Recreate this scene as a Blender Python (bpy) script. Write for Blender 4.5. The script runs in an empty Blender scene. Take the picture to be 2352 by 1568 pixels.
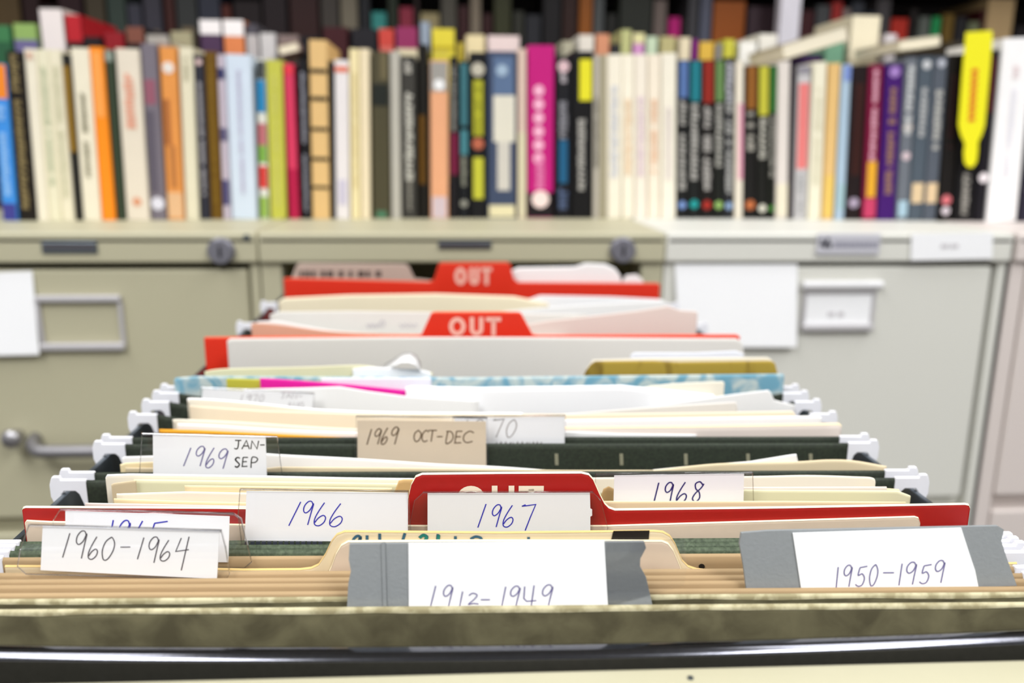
import bpy, bmesh, math, random
from mathutils import Vector, Matrix

random.seed(11)
scene = bpy.context.scene
COL = scene.collection

# ------------------------------------------------------------------ camera
CZ = 1.40                                  # camera height above the floor
FPX = 1941.0                               # focal length for a 2352 px wide frame
PITCH, ROLL, YAW = math.radians(13.1), math.radians(0.5), math.radians(4.3)
CF = Vector((math.sin(YAW)*math.cos(PITCH), math.cos(YAW)*math.cos(PITCH), -math.sin(PITCH)))
_R0 = Vector((math.cos(YAW), -math.sin(YAW), 0)); _U0 = _R0.cross(CF)
CR = _R0*math.cos(ROLL) + _U0*math.sin(ROLL)
CU = _U0*math.cos(ROLL) - _R0*math.sin(ROLL)
cam_data = bpy.data.cameras.new('camera')
cam = bpy.data.objects.new('camera', cam_data); COL.objects.link(cam)
cam.matrix_world = Matrix(((CR.x, CU.x, -CF.x, 0), (CR.y, CU.y, -CF.y, 0), (CR.z, CU.z, -CF.z, CZ), (0, 0, 0, 1)))
cam_data.sensor_width = 36.0
cam_data.lens = 36.0*FPX/2352.0
cam_data.clip_start = 0.01
cam_data.dof.use_dof = True
cam_data.dof.focus_distance = 0.262
cam_data.dof.aperture_fstop = 8.2
scene.camera = cam

# ------------------------------------------------------------------ light
world = bpy.data.worlds.new('world'); scene.world = world; world.use_nodes = True
world.node_tree.nodes['Background'].inputs[0].default_value = (0.99, 0.99, 1.0, 1)
world.node_tree.nodes['Background'].inputs[1].default_value = 0.25
CEIL = 2.75
def area_light(name, x, y, sx, sy, power):
    l = bpy.data.lights.new(name, 'AREA'); l.shape = 'RECTANGLE'; l.size = sx; l.size_y = sy
    l.energy = power; l.color = (0.985, 0.99, 1.0)
    o = bpy.data.objects.new(name, l); COL.objects.link(o); o.location = (x, y, CEIL-0.075)
    return o
FIXTURES = [(-0.85, -0.85), (0.85, -0.85), (-0.85, 0.5), (0.85, 0.5)]
for fx, fy in FIXTURES:
    area_light('fluorescent_light', fx, fy, 0.5, 1.2, 25 if fy < 0 else 10)
scene.view_settings.view_transform = 'Standard'
scene.view_settings.look = 'None'
scene.view_settings.gamma = 1.0
scene.view_settings.use_curve_mapping = False
scene.view_settings.exposure = 0.56

# ------------------------------------------------------------------ helpers
def srgb(h):
    if isinstance(h, str):
        h = h.lstrip('#'); c = [int(h[i:i+2], 16)/255 for i in (0, 2, 4)]
    else: c = h
    return tuple(x/12.92 if x <= 0.04045 else ((x+0.055)/1.055)**2.4 for x in c)

_M = {}
def mat(name, col, rough=0.6, var=0.06, scale=60.0, bump=0.0, metal=0.0, coat=0.0, spec=0.5, stretch=(1, 1, 1)):
    key = (name, col)
    if key in _M: return _M[key]
    m = bpy.data.materials.new(name); m.use_nodes = True; _M[key] = m
    nt = m.node_tree; b = nt.nodes['Principled BSDF']
    c = srgb(col)
    b.inputs['Roughness'].default_value = rough; b.inputs['Metallic'].default_value = metal
    b.inputs['Specular IOR Level'].default_value = spec
    b.inputs['Coat Weight'].default_value = coat
    tc = nt.nodes.new('ShaderNodeTexCoord'); mp = nt.nodes.new('ShaderNodeMapping')
    mp.inputs['Scale'].default_value = stretch
    nt.links.new(tc.outputs['Object'], mp.inputs[0])
    nz = nt.nodes.new('ShaderNodeTexNoise'); nz.inputs['Scale'].default_value = scale
    nz.inputs['Detail'].default_value = 5; nt.links.new(mp.outputs[0], nz.inputs['Vector'])
    mx = nt.nodes.new('ShaderNodeMix'); mx.data_type = 'RGBA'
    mx.inputs[6].default_value = tuple(x*(1-var) for x in c)+(1,)
    mx.inputs[7].default_value = tuple(min(1, x*(1+var)) for x in c)+(1,)
    nt.links.new(nz.outputs['Fac'], mx.inputs[0]); nt.links.new(mx.outputs[2], b.inputs['Base Color'])
    if bump:
        bp = nt.nodes.new('ShaderNodeBump'); bp.inputs['Strength'].default_value = bump
        bp.inputs['Distance'].default_value = 0.0006
        nt.links.new(nz.outputs['Fac'], bp.inputs['Height']); nt.links.new(bp.outputs[0], b.inputs['Normal'])
    return m

def mat_mix(name, c1, c2, scale, lo, hi, rough=0.8, stretch=(1, 1, 1), dist=0.0, detail=6, bump=0.0):
    """two colours of the thing itself in patches (marbling, wear)"""
    m = mat(name, c1, rough, 0, scale, bump, stretch=stretch)
    nt = m.node_tree
    mx = [n for n in nt.nodes if n.type == 'MIX'][0]; nz = [n for n in nt.nodes if n.type == 'TEX_NOISE'][0]
    nz.inputs['Distortion'].default_value = dist; nz.inputs['Detail'].default_value = detail
    mx.inputs[6].default_value = srgb(c1)+(1,); mx.inputs[7].default_value = srgb(c2)+(1,)
    mr = nt.nodes.new('ShaderNodeMapRange'); mr.inputs[1].default_value = lo; mr.inputs[2].default_value = hi
    nt.links.new(nz.outputs['Fac'], mr.inputs[0]); nt.links.new(mr.outputs[0], mx.inputs[0])
    return m

def mat_clear(name, tint=(0.995, 0.995, 0.998), gloss=0.08, rough=0.06):
    m = bpy.data.materials.new(name); m.use_nodes = True; nt = m.node_tree; nt.nodes.clear()
    out = nt.nodes.new('ShaderNodeOutputMaterial'); mx = nt.nodes.new('ShaderNodeMixShader')
    tr = nt.nodes.new('ShaderNodeBsdfTransparent'); tr.inputs[0].default_value = tint+(1,)
    gl = nt.nodes.new('ShaderNodeBsdfGlossy'); gl.inputs['Roughness'].default_value = rough
    lw = nt.nodes.new('ShaderNodeLayerWeight'); lw.inputs[0].default_value = 0.25
    mr = nt.nodes.new('ShaderNodeMapRange'); mr.inputs[3].default_value = gloss*0.35; mr.inputs[4].default_value = min(1, gloss*5)
    nt.links.new(lw.outputs['Fresnel'], mr.inputs[0]); nt.links.new(mr.outputs[0], mx.inputs[0])
    nt.links.new(tr.outputs[0], mx.inputs[1]); nt.links.new(gl.outputs[0], mx.inputs[2]); nt.links.new(mx.outputs[0], out.inputs[0])
    return m

CLEAR = mat_clear('clear_plastic')
FROST = mat_clear('clear_plastic_edge', (0.94, 0.94, 0.96), 0.3, 0.1)
CLEAR_WRAP = mat_clear('clear_wrap', (0.99, 0.99, 0.99), 0.06, 0.12)

def tag(o, label=None, cat=None, group=None, kind=None):
    if label: o['label'] = label
    if cat: o['category'] = cat
    if group: o['group'] = group
    if kind: o['kind'] = kind
    return o

def link(name, verts, faces, m, parent=None, smooth=False):
    me = bpy.data.meshes.new(name); me.from_pydata([tuple(v) for v in verts], [], faces); me.update()
    if smooth:
        for p in me.polygons: p.use_smooth = len(p.vertices) == 4
    o = bpy.data.objects.new(name, me); COL.objects.link(o)
    if m: me.materials.append(m)
    if parent: o.parent = parent; o.matrix_parent_inverse = Matrix.Identity(4)
    return o

def empty(name, loc=(0, 0, 0)):
    o = bpy.data.objects.new(name, None); COL.objects.link(o); o.location = loc; o.empty_display_size = 0.01
    return o

class MB:
    def __init__(s): s.v = []; s.f = []
    def add(s, vs, fs):
        n = len(s.v); s.v += [tuple(v) for v in vs]; s.f += [tuple(i+n for i in f) for f in fs]; return s
    def box(s, x0, x1, y0, y1, z0, z1):
        return s.add([(x0, y0, z0), (x1, y0, z0), (x1, y1, z0), (x0, y1, z0), (x0, y0, z1), (x1, y0, z1), (x1, y1, z1), (x0, y1, z1)],
                     [(0, 3, 2, 1), (4, 5, 6, 7), (0, 1, 5, 4), (1, 2, 6, 5), (2, 3, 7, 6), (3, 0, 4, 7)])
    def bbox(s, x0, x1, y0, y1, z0, z1, r=0.002, seg=2):
        bm = bmesh.new(); bmesh.ops.create_cube(bm, size=1)
        for v in bm.verts: v.co = Vector(((x0+x1)/2+v.co.x*(x1-x0), (y0+y1)/2+v.co.y*(y1-y0), (z0+z1)/2+v.co.z*(z1-z0)))
        bmesh.ops.bevel(bm, geom=bm.edges[:], offset=r, segments=seg, affect='EDGES', profile=0.5)
        bm.verts.index_update(); s.add([v.co for v in bm.verts], [[v.index for v in f.verts] for f in bm.faces]); bm.free(); return s
    def tube(s, pts, r, n=10):
        pts = [Vector(p) for p in pts]; rings = []
        for i, p in enumerate(pts):
            d = (pts[min(i+1, len(pts)-1)]-pts[max(i-1, 0)]).normalized()
            a = d.cross(Vector((0, 0, 1)));  a = d.cross(Vector((0, 1, 0))) if a.length < 1e-3 else a
            a.normalize(); b = d.cross(a); rr = r[i] if isinstance(r, (list, tuple)) else r
            rings.append([p+(a*math.cos(2*math.pi*k/n)+b*math.sin(2*math.pi*k/n))*rr for k in range(n)])
        vs = [v for g in rings for v in g]; fs = []
        for i in range(len(rings)-1):
            for k in range(n): fs.append((i*n+k, i*n+(k+1) % n, (i+1)*n+(k+1) % n, (i+1)*n+k))
        fs.append(tuple(range(n-1, -1, -1))); fs.append(tuple((len(rings)-1)*n+k for k in range(n)))
        return s.add(vs, fs)
    def extrude(s, pts, off):
        """flat polygon (3d points) pushed by a vector"""
        n = len(pts); off = Vector(off); a = [Vector(p) for p in pts]; b = [p+off for p in a]
        return s.add(a+b, [tuple(range(n)), tuple(range(2*n-1, n-1, -1))] + [(i, i+n, (i+1) % n+n, (i+1) % n) for i in range(n)])
    def build(s, name, m, parent=None, smooth=False): return link(name, s.v, s.f, m, parent, smooth)

# pixel of the photograph (2352 x 1568 frame) + a real depth -> a point in the room
def ray(x, y): return CF + CR*((x-1176)/FPX) + CU*((784-y)/FPX)
C0 = Vector((0, 0, CZ))
def atY(x, y, Y): d = ray(x, y); return C0 + d*(Y/d.y)
def atZ(x, y, z): d = ray(x, y); return C0 + d*(z/d.z)          # z below the camera
S = -0.045                                                       # the files hang slightly askew in the drawer
ZH = -0.118                                                      # hook level, below the camera
def yc(x, y, z=ZH): p = atZ(x, y, z); return p.y - S*p.x
class Plane:
    """upright plane across the drawer: distance Y at x = 0, skew and backward lean"""
    def __init__(s, Y, skew=S, lean=0.0):
        s.Y, s.skew, s.lean = Y, skew, lean; s.n = Vector((skew, -1, lean)); s.up = Vector((0, lean, 1)); s.right = Vector((1, skew, 0)).normalized()
        s.nn = s.n.normalized()                                  # towards the camera
    def hit(s, x, y, off=0.0):
        p0 = Vector((0, s.Y, CZ+ZH)) + s.nn*off; d = ray(x, y)
        return C0 + d*((p0-C0).dot(s.n)/d.dot(s.n))

def resample(pts, n):
    out = []
    tot = pts[-1][0]-pts[0][0]
    for (x0, y0), (x1, y1) in zip(pts, pts[1:]):
        k = max(1, int(round(n*(x1-x0)/tot)))
        for i in range(k): t = i/k; out.append((x0+(x1-x0)*t, y0+(y1-y0)*t))
    out.append(pts[-1]); return out

def smooth_pts(pts, k=6):
    P = [pts[0]]+list(pts)+[pts[-1]]; out = []
    for i in range(1, len(P)-2):
        p0, p1, p2, p3 = P[i-1], P[i], P[i+1], P[i+2]
        for j in range(k):
            t = j/k
            out.append(tuple(0.5*(2*p1[a]+(p2[a]-p0[a])*t+(2*p0[a]-5*p1[a]+4*p2[a]-p3[a])*t*t+(-p0[a]+3*p1[a]-3*p2[a]+p3[a])*t**3) for a in range(len(p1))))
    out.append(tuple(pts[-1])); return out

def sheet_mesh(tops, up, nn, th, zb, wave=0.0, ph=0.0):
    """an upright sheet under a row of top points, with a rounded top edge"""
    v, f = [], []; n = len(tops)
    for i, T in enumerate(tops):
        w = nn*(wave*math.sin(ph+i*7.0/n)); B = T + up*((zb-T.z)/up.z); h = th/2
        prof = [B-nn*h, T-up*(2.2*th)-nn*h+w, T-up*(0.6*th)-nn*h+w, T+w, T-up*(0.6*th)+nn*h+w, T-up*(2.2*th)+nn*h+w, B+nn*h]
        v += prof
    K = 7
    for i in range(n-1):
        for k in range(K-1): f.append((i*K+k, (i+1)*K+k, (i+1)*K+k+1, i*K+k+1))
        f.append((i*K+K-1, (i+1)*K+K-1, (i+1)*K, i*K))
    f.append(tuple(range(K-1, -1, -1))); f.append(tuple((n-1)*K+k for k in range(K)))
    f = [tuple(reversed(q)) for q in f]
    return v, f

ZB = CZ-0.348                      # the lower edge of the papers, just above the drawer bottom
def sheet(name, label, cat, Y, pts, m, th=0.0005, wave=0.0, edge=None, lean=0.0, skew=S, group=None, n=28, curve=False, zb=ZB):
    pl = Plane(Y, skew, lean)
    if curve: pts = smooth_pts(pts)
    tops = [pl.hit(x, y) for x, y in resample(pts, n)]
    v, f = sheet_mesh(tops, pl.up, pl.nn, th, zb, wave, random.random()*6)
    if edge:
        root = empty(name, (tops[0]+tops[-1])/2*1.0); root.location = Vector((tops[len(tops)//2].x, tops[len(tops)//2].y, zb))
        inv = root.location
        o = link('card', [Vector(a)-inv for a in v], f, m, root, True)
        v2, f2 = sheet_mesh([t+pl.up*0.00015 for t in tops], pl.up, pl.nn, th+0.0002, zb, wave, 0)
        K = 7; n2 = len(tops); vv = []
        for i in range(n2): vv += [v2[i*K+2], v2[i*K+3], v2[i*K+4]]
        ff = []
        for i in range(n2-1):
            for k in range(2): ff.append((i*3+k, i*3+k+1, (i+1)*3+k+1, (i+1)*3+k))
        link('cut_edge', [Vector(a)-inv for a in vv], ff, edge, root, True)
    else:
        root = link(name, v, f, m, None, True)
    tag(root, label, cat, group)
    return root, pl

# handwriting: single strokes in a unit box, drawn as flat ribbons of ink
GL = {
 '1': [[(.5, 1), (.5, 0)]],
 '9': [[(.85, .80), (.68, .97), (.4, .97), (.16, .8), (.15, .6), (.36, .5), (.66, .62), (.86, .88), (.8, .5), (.72, 0)]],
 '6': [[(.55, 1), (.28, .65), (.1, .3), (.18, .06), (.5, 0), (.8, .14), (.86, .34), (.66, .45), (.36, .34), (.16, .14)]],
 '7': [[(.08, .93), (.3, .99)], [(.08, .93), (.5, .96), (.95, 1), (.72, .5), (.52, 0)]],
 '8': [[(.85, .82), (.6, 1), (.3, .9), (.36, .65), (.62, .48), (.7, .2), (.45, 0), (.2, .15), (.36, .42), (.72, .68), (.9, .9)]],
 '0': [[(.55, 1), (.22, .8), (.08, .4), (.25, .03), (.55, .05), (.84, .4), (.88, .75), (.65, 1), (.5, .97)]],
 '4': [[(.32, .95), (.06, .45), (.98, .52)], [(.86, 1), (.66, -.25)]],
 'y': [[(.12, .95), (.1, .4), (.3, .27), (.95, .3)], [(.75, 1), (.62, 0)]],
 '5': [[(.3, .93), (.2, .55), (.55, .62), (.8, .4), (.65, .08), (.3, 0), (.02, .1)], [(.3, .93), (.95, 1)]],
 '2': [[(.1, .8), (.4, 1), (.78, .85), (.6, .5), (.1, .03), (.5, .1), (.95, .05)]],
 '-': [[(.02, .5), (.98, .52)]],
 'J': [[(.1, 1), (.95, 1)], [(.6, 1), (.6, .3), (.45, .02), (.1, .1)]],
 'A': [[(.02, 0), (.5, 1), (.98, 0)], [(.25, .36), (.8, .36)]],
 'N': [[(.05, 0), (.1, 1), (.85, .02), (.95, 1)]],
 'S': [[(.9, .9), (.5, 1), (.15, .78), (.5, .52), (.85, .28), (.5, 0), (.08, .1)]],
 'E': [[(.15, 1), (.15, 0), (.95, .03)], [(.15, 1), (.9, 1)], [(.15, .52), (.8, .54)]],
 'P': [[(.2, -.1), (.2, .95), (.7, 1), (.95, .78), (.7, .5), (.22, .45)]],
 'O': [[(.5, 1), (.12, .75), (.1, .3), (.45, 0), (.85, .25), (.9, .72), (.5, 1)]],
 'C': [[(.95, .85), (.55, 1), (.15, .7), (.15, .25), (.5, 0), (.98, .12)]],
 'T': [[(.02, 1), (.98, 1)], [(.5, 1), (.5, 0)]],
 'D': [[(.2, 1), (.25, 0), (.75, .1), (.95, .5), (.6, .95), (.02, .98)]],
 'U': [[(.1, 1), (.1, .3), (.4, 0), (.75, .15), (.9, 1)]],
 'G': [[(.95, .85), (.55, 1), (.1, .7), (.15, .2), (.55, 0), (.9, .2), (.9, .45), (.55, .45)]],
 'w': [[(0, .6), (.15, 0), (.3, .6), (.45, .05), (.6, .6), (.75, .0), (.9, .55), (1, .2)]],
}
SHARP = set('1-AENT7y4')
def ribbon(mb, pts, nn, hw):
    L, Rr = [], []
    n = len(pts); closed = (pts[0]-pts[-1]).length < 1e-7
    for i, p in enumerate(pts):
        a = pts[i]-pts[i-1] if i else (pts[0]-pts[-2] if closed else pts[1]-pts[0])
        b = pts[i+1]-pts[i] if i < n-1 else (pts[1]-pts[0] if closed else a)
        sa, sb = nn.cross(a.normalized()), nn.cross(b.normalized()); s = (sa+sb)
        s = s.normalized() if s.length > 1e-3 else sa
        k = min(1.6, 1/max(0.3, s.dot(sa)))
        L.append(p+s*hw*k); Rr.append(p-s*hw*k)
    vs = [q for pr in zip(L, Rr) for q in pr]
    mb.add(vs, [(2*i, 2*i+1, 2*i+3, 2*i+2) for i in range(n-1)])
def write(pl, off, items, wpx, m, parent, name='handwriting'):
    """items: (char, x, ytop, w, h[, slant]) in pixels on the plane; off: how far the ink sits before the plane"""
    mb = MB()
    for it in items:
        ch, x, yt, w, h = it[:5]; sl = it[5] if len(it) > 5 else 0.22
        for st in GL[ch]:
            q = [(x+a*w+sl*h*(b-0.5), yt+(1-b)*h) for a, b in st]
            if ch not in SHARP: q = smooth_pts(q, 5)
            P = [pl.hit(a, b, off) for a, b in q]
            hw = wpx/2*(P[0]-C0).dot(CF)/FPX
            ribbon(mb, P, pl.nn, hw)
    base = parent.location if parent else Vector((0, 0, 0))
    mb.v = [tuple(Vector(a)-base) for a in mb.v]
    return mb.build(name, m, parent)
def out_text(pl, off, parent, x0, x1, y0, y1, wpx, m):
    mb = MB(); W = x1-x0; H = y1-y0; ww = wpx/2
    def sk(pts, smooth):
        q = [(x0+a*W, y1-b*H) for a, b in pts]
        P = [pl.hit(a, b, off) for a, b in q]; ribbon(mb, P, pl.nn, ww*(P[0]-C0).dot(CF)/FPX)
    ex, ey = ww/W, ww/H
    cx, rx, ry = .16, .16-ex, .5-ey
    sk([(cx+rx*math.cos(t*math.pi/12), .5+ry*math.sin(t*math.pi/12)) for t in range(25)], 1)
    u0, u1 = .40+ex, .66-ex; uc = (u0+u1)/2; ur = (u1-u0)/2; uh = ur*W/H
    sk([(u0, 1), (u0, uh+ey)]+[(uc-ur*math.cos(t*math.pi/10), uh+ey-uh*math.sin(t*math.pi/10)) for t in range(1, 10)]+[(u1, uh+ey), (u1, 1)], 1)
    sk([(.71, 1-ey), (1, 1-ey)], 0); sk([(.855, 1-ey*1.2), (.855, 0)], 0)
    base = parent.location
    mb.v = [tuple(Vector(a)-base) for a in mb.v]
    return mb.build('printed_word', m, parent)

# ------------------------------------------------------------------ materials
PAINT = mat('putty_paint', '#b9b498', 0.5, 0.02, 300, 0.05)
PAINT_PALE = mat('pale_putty_paint', '#dad9d0', 0.5, 0.02, 300, 0.05)
PAINT_PINK = mat('pinkish_putty_paint', '#dbd0ca', 0.5, 0.02, 300, 0.05)
CHROME = mat('brushed_chrome', '#bdbbbf', 0.42, 0.04, 200, 0, metal=1.0)
STEEL_DK = mat('dark_steel', '#747d84', 0.35, 0.1, 300, 0, metal=0.9)
BLACK_GLOSS = mat('polished_steel', '#6c6d74', 0.15, 0.15, 500, 0.02, metal=1.0)
DARKHOLE = mat('dark_slot', '#4a474c', 0.6)
WHITEPL = mat('white_nylon', '#e9e9ee', 0.4, 0.02, 200)
PAPER = mat('white_paper', '#f2f1ef', 0.75, 0.015, 40)
PAPER_W = mat('bright_paper', '#f7f7f8', 0.7, 0.01, 40)
PAPER_C = mat('cream_paper', '#ece5d3', 0.8, 0.03, 40)
PAPER_G = mat('greyish_paper', '#dedad3', 0.8, 0.03, 30)
PAPER_P = mat('pinkish_paper', '#e3d6cc', 0.8, 0.03, 30)
PAPER_GR = mat('greenish_cream_paper', '#dedab6', 0.8, 0.03, 40)
PAPER_Y = mat('yellowed_paper', '#ecdaae', 0.8, 0.04, 30)
MANILA = mat('manila_card', '#e2d0ac', 0.75, 0.05, 80, 0.1)
MANILA_BR = mat('brown_manila', '#c7a56f', 0.8, 0.06, 80, 0.1)
PINKMAN = mat('faded_manila', '#d8c4ad', 0.8, 0.05, 200, 0.15)
CARD_EDGE = mat('card_edge', '#f1e4c2', 0.8, 0.05, 300)
KRAFT = mat('kraft_card', '#a88e69', 0.85, 0.12, 200, 0.15, stretch=(.2, 1, 1))
OLIVE = mat_mix('worn_olive_card', '#565039', '#7a7456', 90, 0.35, 0.7, 0.7, (1, 1, 1), 0.4, 8, 0.1)
OLIVE_EDGE = mat_mix('worn_olive_edge', '#c2ba98', '#958c6a', 200, 0.4, 0.6, 0.9)
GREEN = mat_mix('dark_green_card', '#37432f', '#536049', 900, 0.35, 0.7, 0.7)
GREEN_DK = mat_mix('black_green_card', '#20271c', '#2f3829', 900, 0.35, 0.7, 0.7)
RED = mat('red_card', '#a80f07', 0.55, 0.06, 500, 0.1)
RED_BR = mat('bright_red_card', '#e02c10', 0.5, 0.04, 300)
OUTWHITE = mat('cream_print', '#efe0c6', 0.7)
OUTPINK = mat('pale_print', '#f3b9a8', 0.7)
GREY_VINYL = mat('grey_vinyl', '#8d9193', 0.55, 0.05, 900, 0.15)
MAGENTA = mat('magenta_paper', '#e0109c', 0.6, 0.02)
ORANGE = mat('orange_folder', '#eda520', 0.7, 0.05)
YGREEN = mat('yellow_green_paper', '#c0bb3c', 0.7, 0.04)
MARBLE = mat_mix('blue_marbled_card', '#6fa3b8', '#c3cfcb', 62, 0.42, 0.60, 0.7, (1, 1, 1), 2.2, 4)
MUSTARD = mat_mix('mustard_card', '#ab9135', '#7d641c', 90, 0.55, 0.68, 0.8, (1, 1, .3), 0.6)
TANTAB = mat('taupe_card', '#b9a698', 0.8, 0.04)
INK_BLUE = mat('blue_ink', '#2528b4', 0.5, 0.1)
INK_NAVY = mat('navy_ink', '#1f1a70', 0.5, 0.1)
INK_BLACK = mat('black_ink', '#191412', 0.5, 0.1)
INK_PENCIL = mat('pencil', '#59545c', 0.6, 0.2)
INK_PURPLE = mat('faded_violet_ink', '#716a9c', 0.6, 0.2)
INK_BROWN = mat('brown_pencil', '#6d5a45', 0.6, 0.2)
INK_PALE = mat('pale_pencil', '#a9a4a2', 0.6, 0.1)
INK_FAINT = mat('faint_pencil', '#c9c5c8', 0.6, 0.1)
INK_TEAL = mat('teal_marker', '#2d5a70', 0.6, 0.2)
INK_GREEN = mat('green_marker', '#13766a', 0.6, 0.2)

# ------------------------------------------------------------------ room shell
tag(MB().box(-4, 4, -3.2, 2.0, -0.02, 0).build('floor', mat('grey_floor_tile', '#4c4843', 0.6, 0.1, 5)), kind='structure')
tag(MB().box(-4, 4, 2.0, 2.1, 0, CEIL+.1).build('wall_back', mat('wall_paint', '#cfc8b8', 0.8, 0.03, 5)), kind='structure')
tag(MB().box(-4, 4, -3.2, 2.0, CEIL, CEIL+.1).build('ceiling', mat('ceiling_tile', '#eeeeea', 0.9, 0.02, 8)), kind='structure')
for i, (fx, fy) in enumerate(FIXTURES):
    t = empty('ceiling_light', (fx, fy, CEIL-0.07))
    mb = MB()
    for a in ((-.28, -.26, -.64, .64), (.26, .28, -.64, .64), (-.26, .26, -.64, -.61), (-.26, .26, .61, .64)): mb.box(a[0], a[1], a[2], a[3], -.02, .07)
    mb.box(-.26, .26, -.61, .61, .05, .07)
    mb.build('housing', mat('lamp_housing', '#f2f2f2', 0.5), t)
    tag(t, 'white fluorescent ceiling fixture, ' + ('behind' if fy < 0 else 'over') + (' the cabinets at the ' if fy > 0 else ' the open drawer at the ') + ('lock side' if fx > 0 else 'handle side'), 'ceiling light', 'fluorescent ceiling fixtures')

# ------------------------------------------------------------------ filing cabinets
ZT, ZR = CZ-0.0805, CZ-0.109              # cabinet top, lower edge of its top rail
YF = 0.8016                               # face of the cabinets
DEPTH = 0.70
def cab_shell(root, x0, x1, ox0, ox1, m, open_top=False):
    mb = MB(); yb = YF+DEPTH
    mb.bbox(x0, x1, YF-.006, yb, ZT-.012, ZT, .003, 3)                         # top
    mb.box(x0, x0+.0012, YF+.002, yb, 0.03, ZT-.006); mb.box(x1-.0012, x1, YF+.002, yb, 0.03, ZT-.006)
    mb.box(x0, x1, yb-.0012, yb, 0.03, ZT-.006); mb.box(x0, x1, YF+.002, yb, 0.03, .034)
    mb.bbox(x0, ox0, YF, YF+.03, 0.0, ZR+.002, .0015); mb.bbox(ox1, x1, YF, YF+.03, 0.0, ZR+.002, .0015)   # stiles
    mb.box(x0+.01, x1-.01, YF+.02, YF+.05, 0.0, 0.06)                     # plinth
    zs = [ZR-.254-.306*k for k in range(3)]
    for z in zs: mb.box(ox0, ox1, YF+.012, YF+.03, z-.012, z)
    mb.build('body', m, root)
    MB().bbox(x0, x1, YF-.006, YF+.02, ZR, ZT-.004, .0025, 3).build('top_rail', m, root)
    return zs

def drawer_front(root, ox0, ox1, z0, z1, m, hx=None, hz=None):
    d = MB().bbox(ox0+.0022, ox1-.0022, YF-.001, YF+.02, z0, z1, .003, 3).build('drawer', m, root)
    return d
SILVER = mat('silver_enamel', '#c4c1c3', 0.45, 0.03, 200, 0, metal=0.2)
PULL = mat('dull_chrome', '#8f8d90', 0.5, 0.05, 100, 0, metal=0.8)
def label_frame(parent, x0, x1, z0, z1, card=None, m=SILVER):
    y = YF-.001; b = .0045
    mb = MB()
    mb.bbox(x0, x1, y-.006, y, z1-b*1.4, z1, .0015); mb.bbox(x0, x1, y-.007, y, z0, z0+b*1.5, .0015)
    mb.box(x0, x0+b*.7, y-.004, y, z0+b, z1-b); mb.box(x1-b*.7, x1, y-.004, y, z0+b, z1-b)
    o = mb.build('label_holder', m, parent)
    if card: MB().box(x0+b*.6, x1-b*.6, y-.0025, y-.0012, z0+b*.6, z1-b*.6).build('label_card', card, parent)
    return o
def lock(root, x, z, m=mat('dull_lock_metal', '#84838c', 0.5, 0.1, 100, 0, metal=0.6)):
    YF = globals()['YF']-.006
    mb = MB(); prof = [(.0, .0125), (-.004, .0125), (-.006, .0105), (-.0075, .0105)]
    mb.tube([(x, YF+a, z) for a, r in prof], [r for a, r in prof], 20)
    o = mb.build('lock', m, root)
    MB().box(x-.001, x+.001, YF-.0085, YF-.0074, z-.005, z+.005).build('keyhole', mat('keyhole_black', '#15151a', .5), o)
def slot(root, x0, x1, z0, z1):
    YF = globals()['YF']-.006
    MB().bbox(x0, x1, YF-.0018, YF, z0, z1, .0008).build('slot_frame', STEEL_DK, root)
    MB().box(x0+.002, x1-.002, YF-.0021, YF-.0017, z0+.004, z1-.002).build('slot', DARKHOLE, root)
def pull(parent, xa, xb, z, m=PULL):
    y = YF-.001
    pts = [(xa, y, z+.004), (xa+.003, y-.012, z+.003), (xa+.010, y-.022, z), (xa+.022, y-.025, z-.001), (xb-.022, y-.025, z-.001), (xb-.010, y-.022, z), (xb-.003, y-.012, z+.004), (xb, y, z+.006)]
    o = MB().tube(smooth_pts(pts, 4), .0062, 12).build('handle', m, parent, True)
    return o
def X_(x, y, Y=YF): return atY(x, y, Y).x
def Z_(x, y, Y=YF): return atY(x, y, Y).z

# shell builders use world coordinates; the empties stay at the origin of the floor below the cabinet
def root_at_origin(name, label, cat):
    r = empty(name, (0, 0, 0)); tag(r, label, cat, 'filing cabinets in a row'); return r

# left cabinet
cl = root_at_origin('filing_cabinet', 'putty coloured metal filing cabinet with an empty chrome label holder and closed drawers', 'filing cabinet')
lx0, lx1, lo0, lo1 = -0.556, -0.1775, -0.538, -0.1865
zs = cab_shell(cl, lx0, lx1, lo0, lo1, PAINT)
zz = [ZR-.0045]+[z-.012 for z in zs]; lows = [z for z in zs]+[.07]
for k in range(4):
    d = drawer_front(cl, lo0, lo1, lows[k]+.002, zz[k]-.002, PAINT)
    if k == 0:
        label_frame(d, X_(92, 740), X_(287, 740), Z_(190, 801), Z_(190, 676))
        h = pull(d, X_(82, 1000), X_(322, 1000), Z_(190, 1012))
        MB().tube([(X_(45, 995), YF-.001, Z_(45, 995)), (X_(45, 995), YF-.012, Z_(45, 995)), (X_(45, 995), YF-.017, Z_(45, 995)), (X_(45, 995), YF-.020, Z_(45, 995)), (X_(45, 995), YF-.021, Z_(45, 995))],
                  [.005, .007, .0095, .0075, .002], 16).build('latch_knob', CHROME, d, True)
    else:
        label_frame(d, -.43, -.35, zz[k]-.085, zz[k]-.035); pull(d, -.44, -.34, zz[k]-.16)
slot(cl, X_(103, 560), X_(230, 560), Z_(165, 580), Z_(165, 553)); lock(cl, X_(513, 572), Z_(513, 574))
MB().tube([(X_(570, 543), YF-.006, Z_(570, 543)), (X_(570, 543), YF-.0075, Z_(570, 543))], .003, 10).build('rivet', STEEL_DK, cl)

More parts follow.
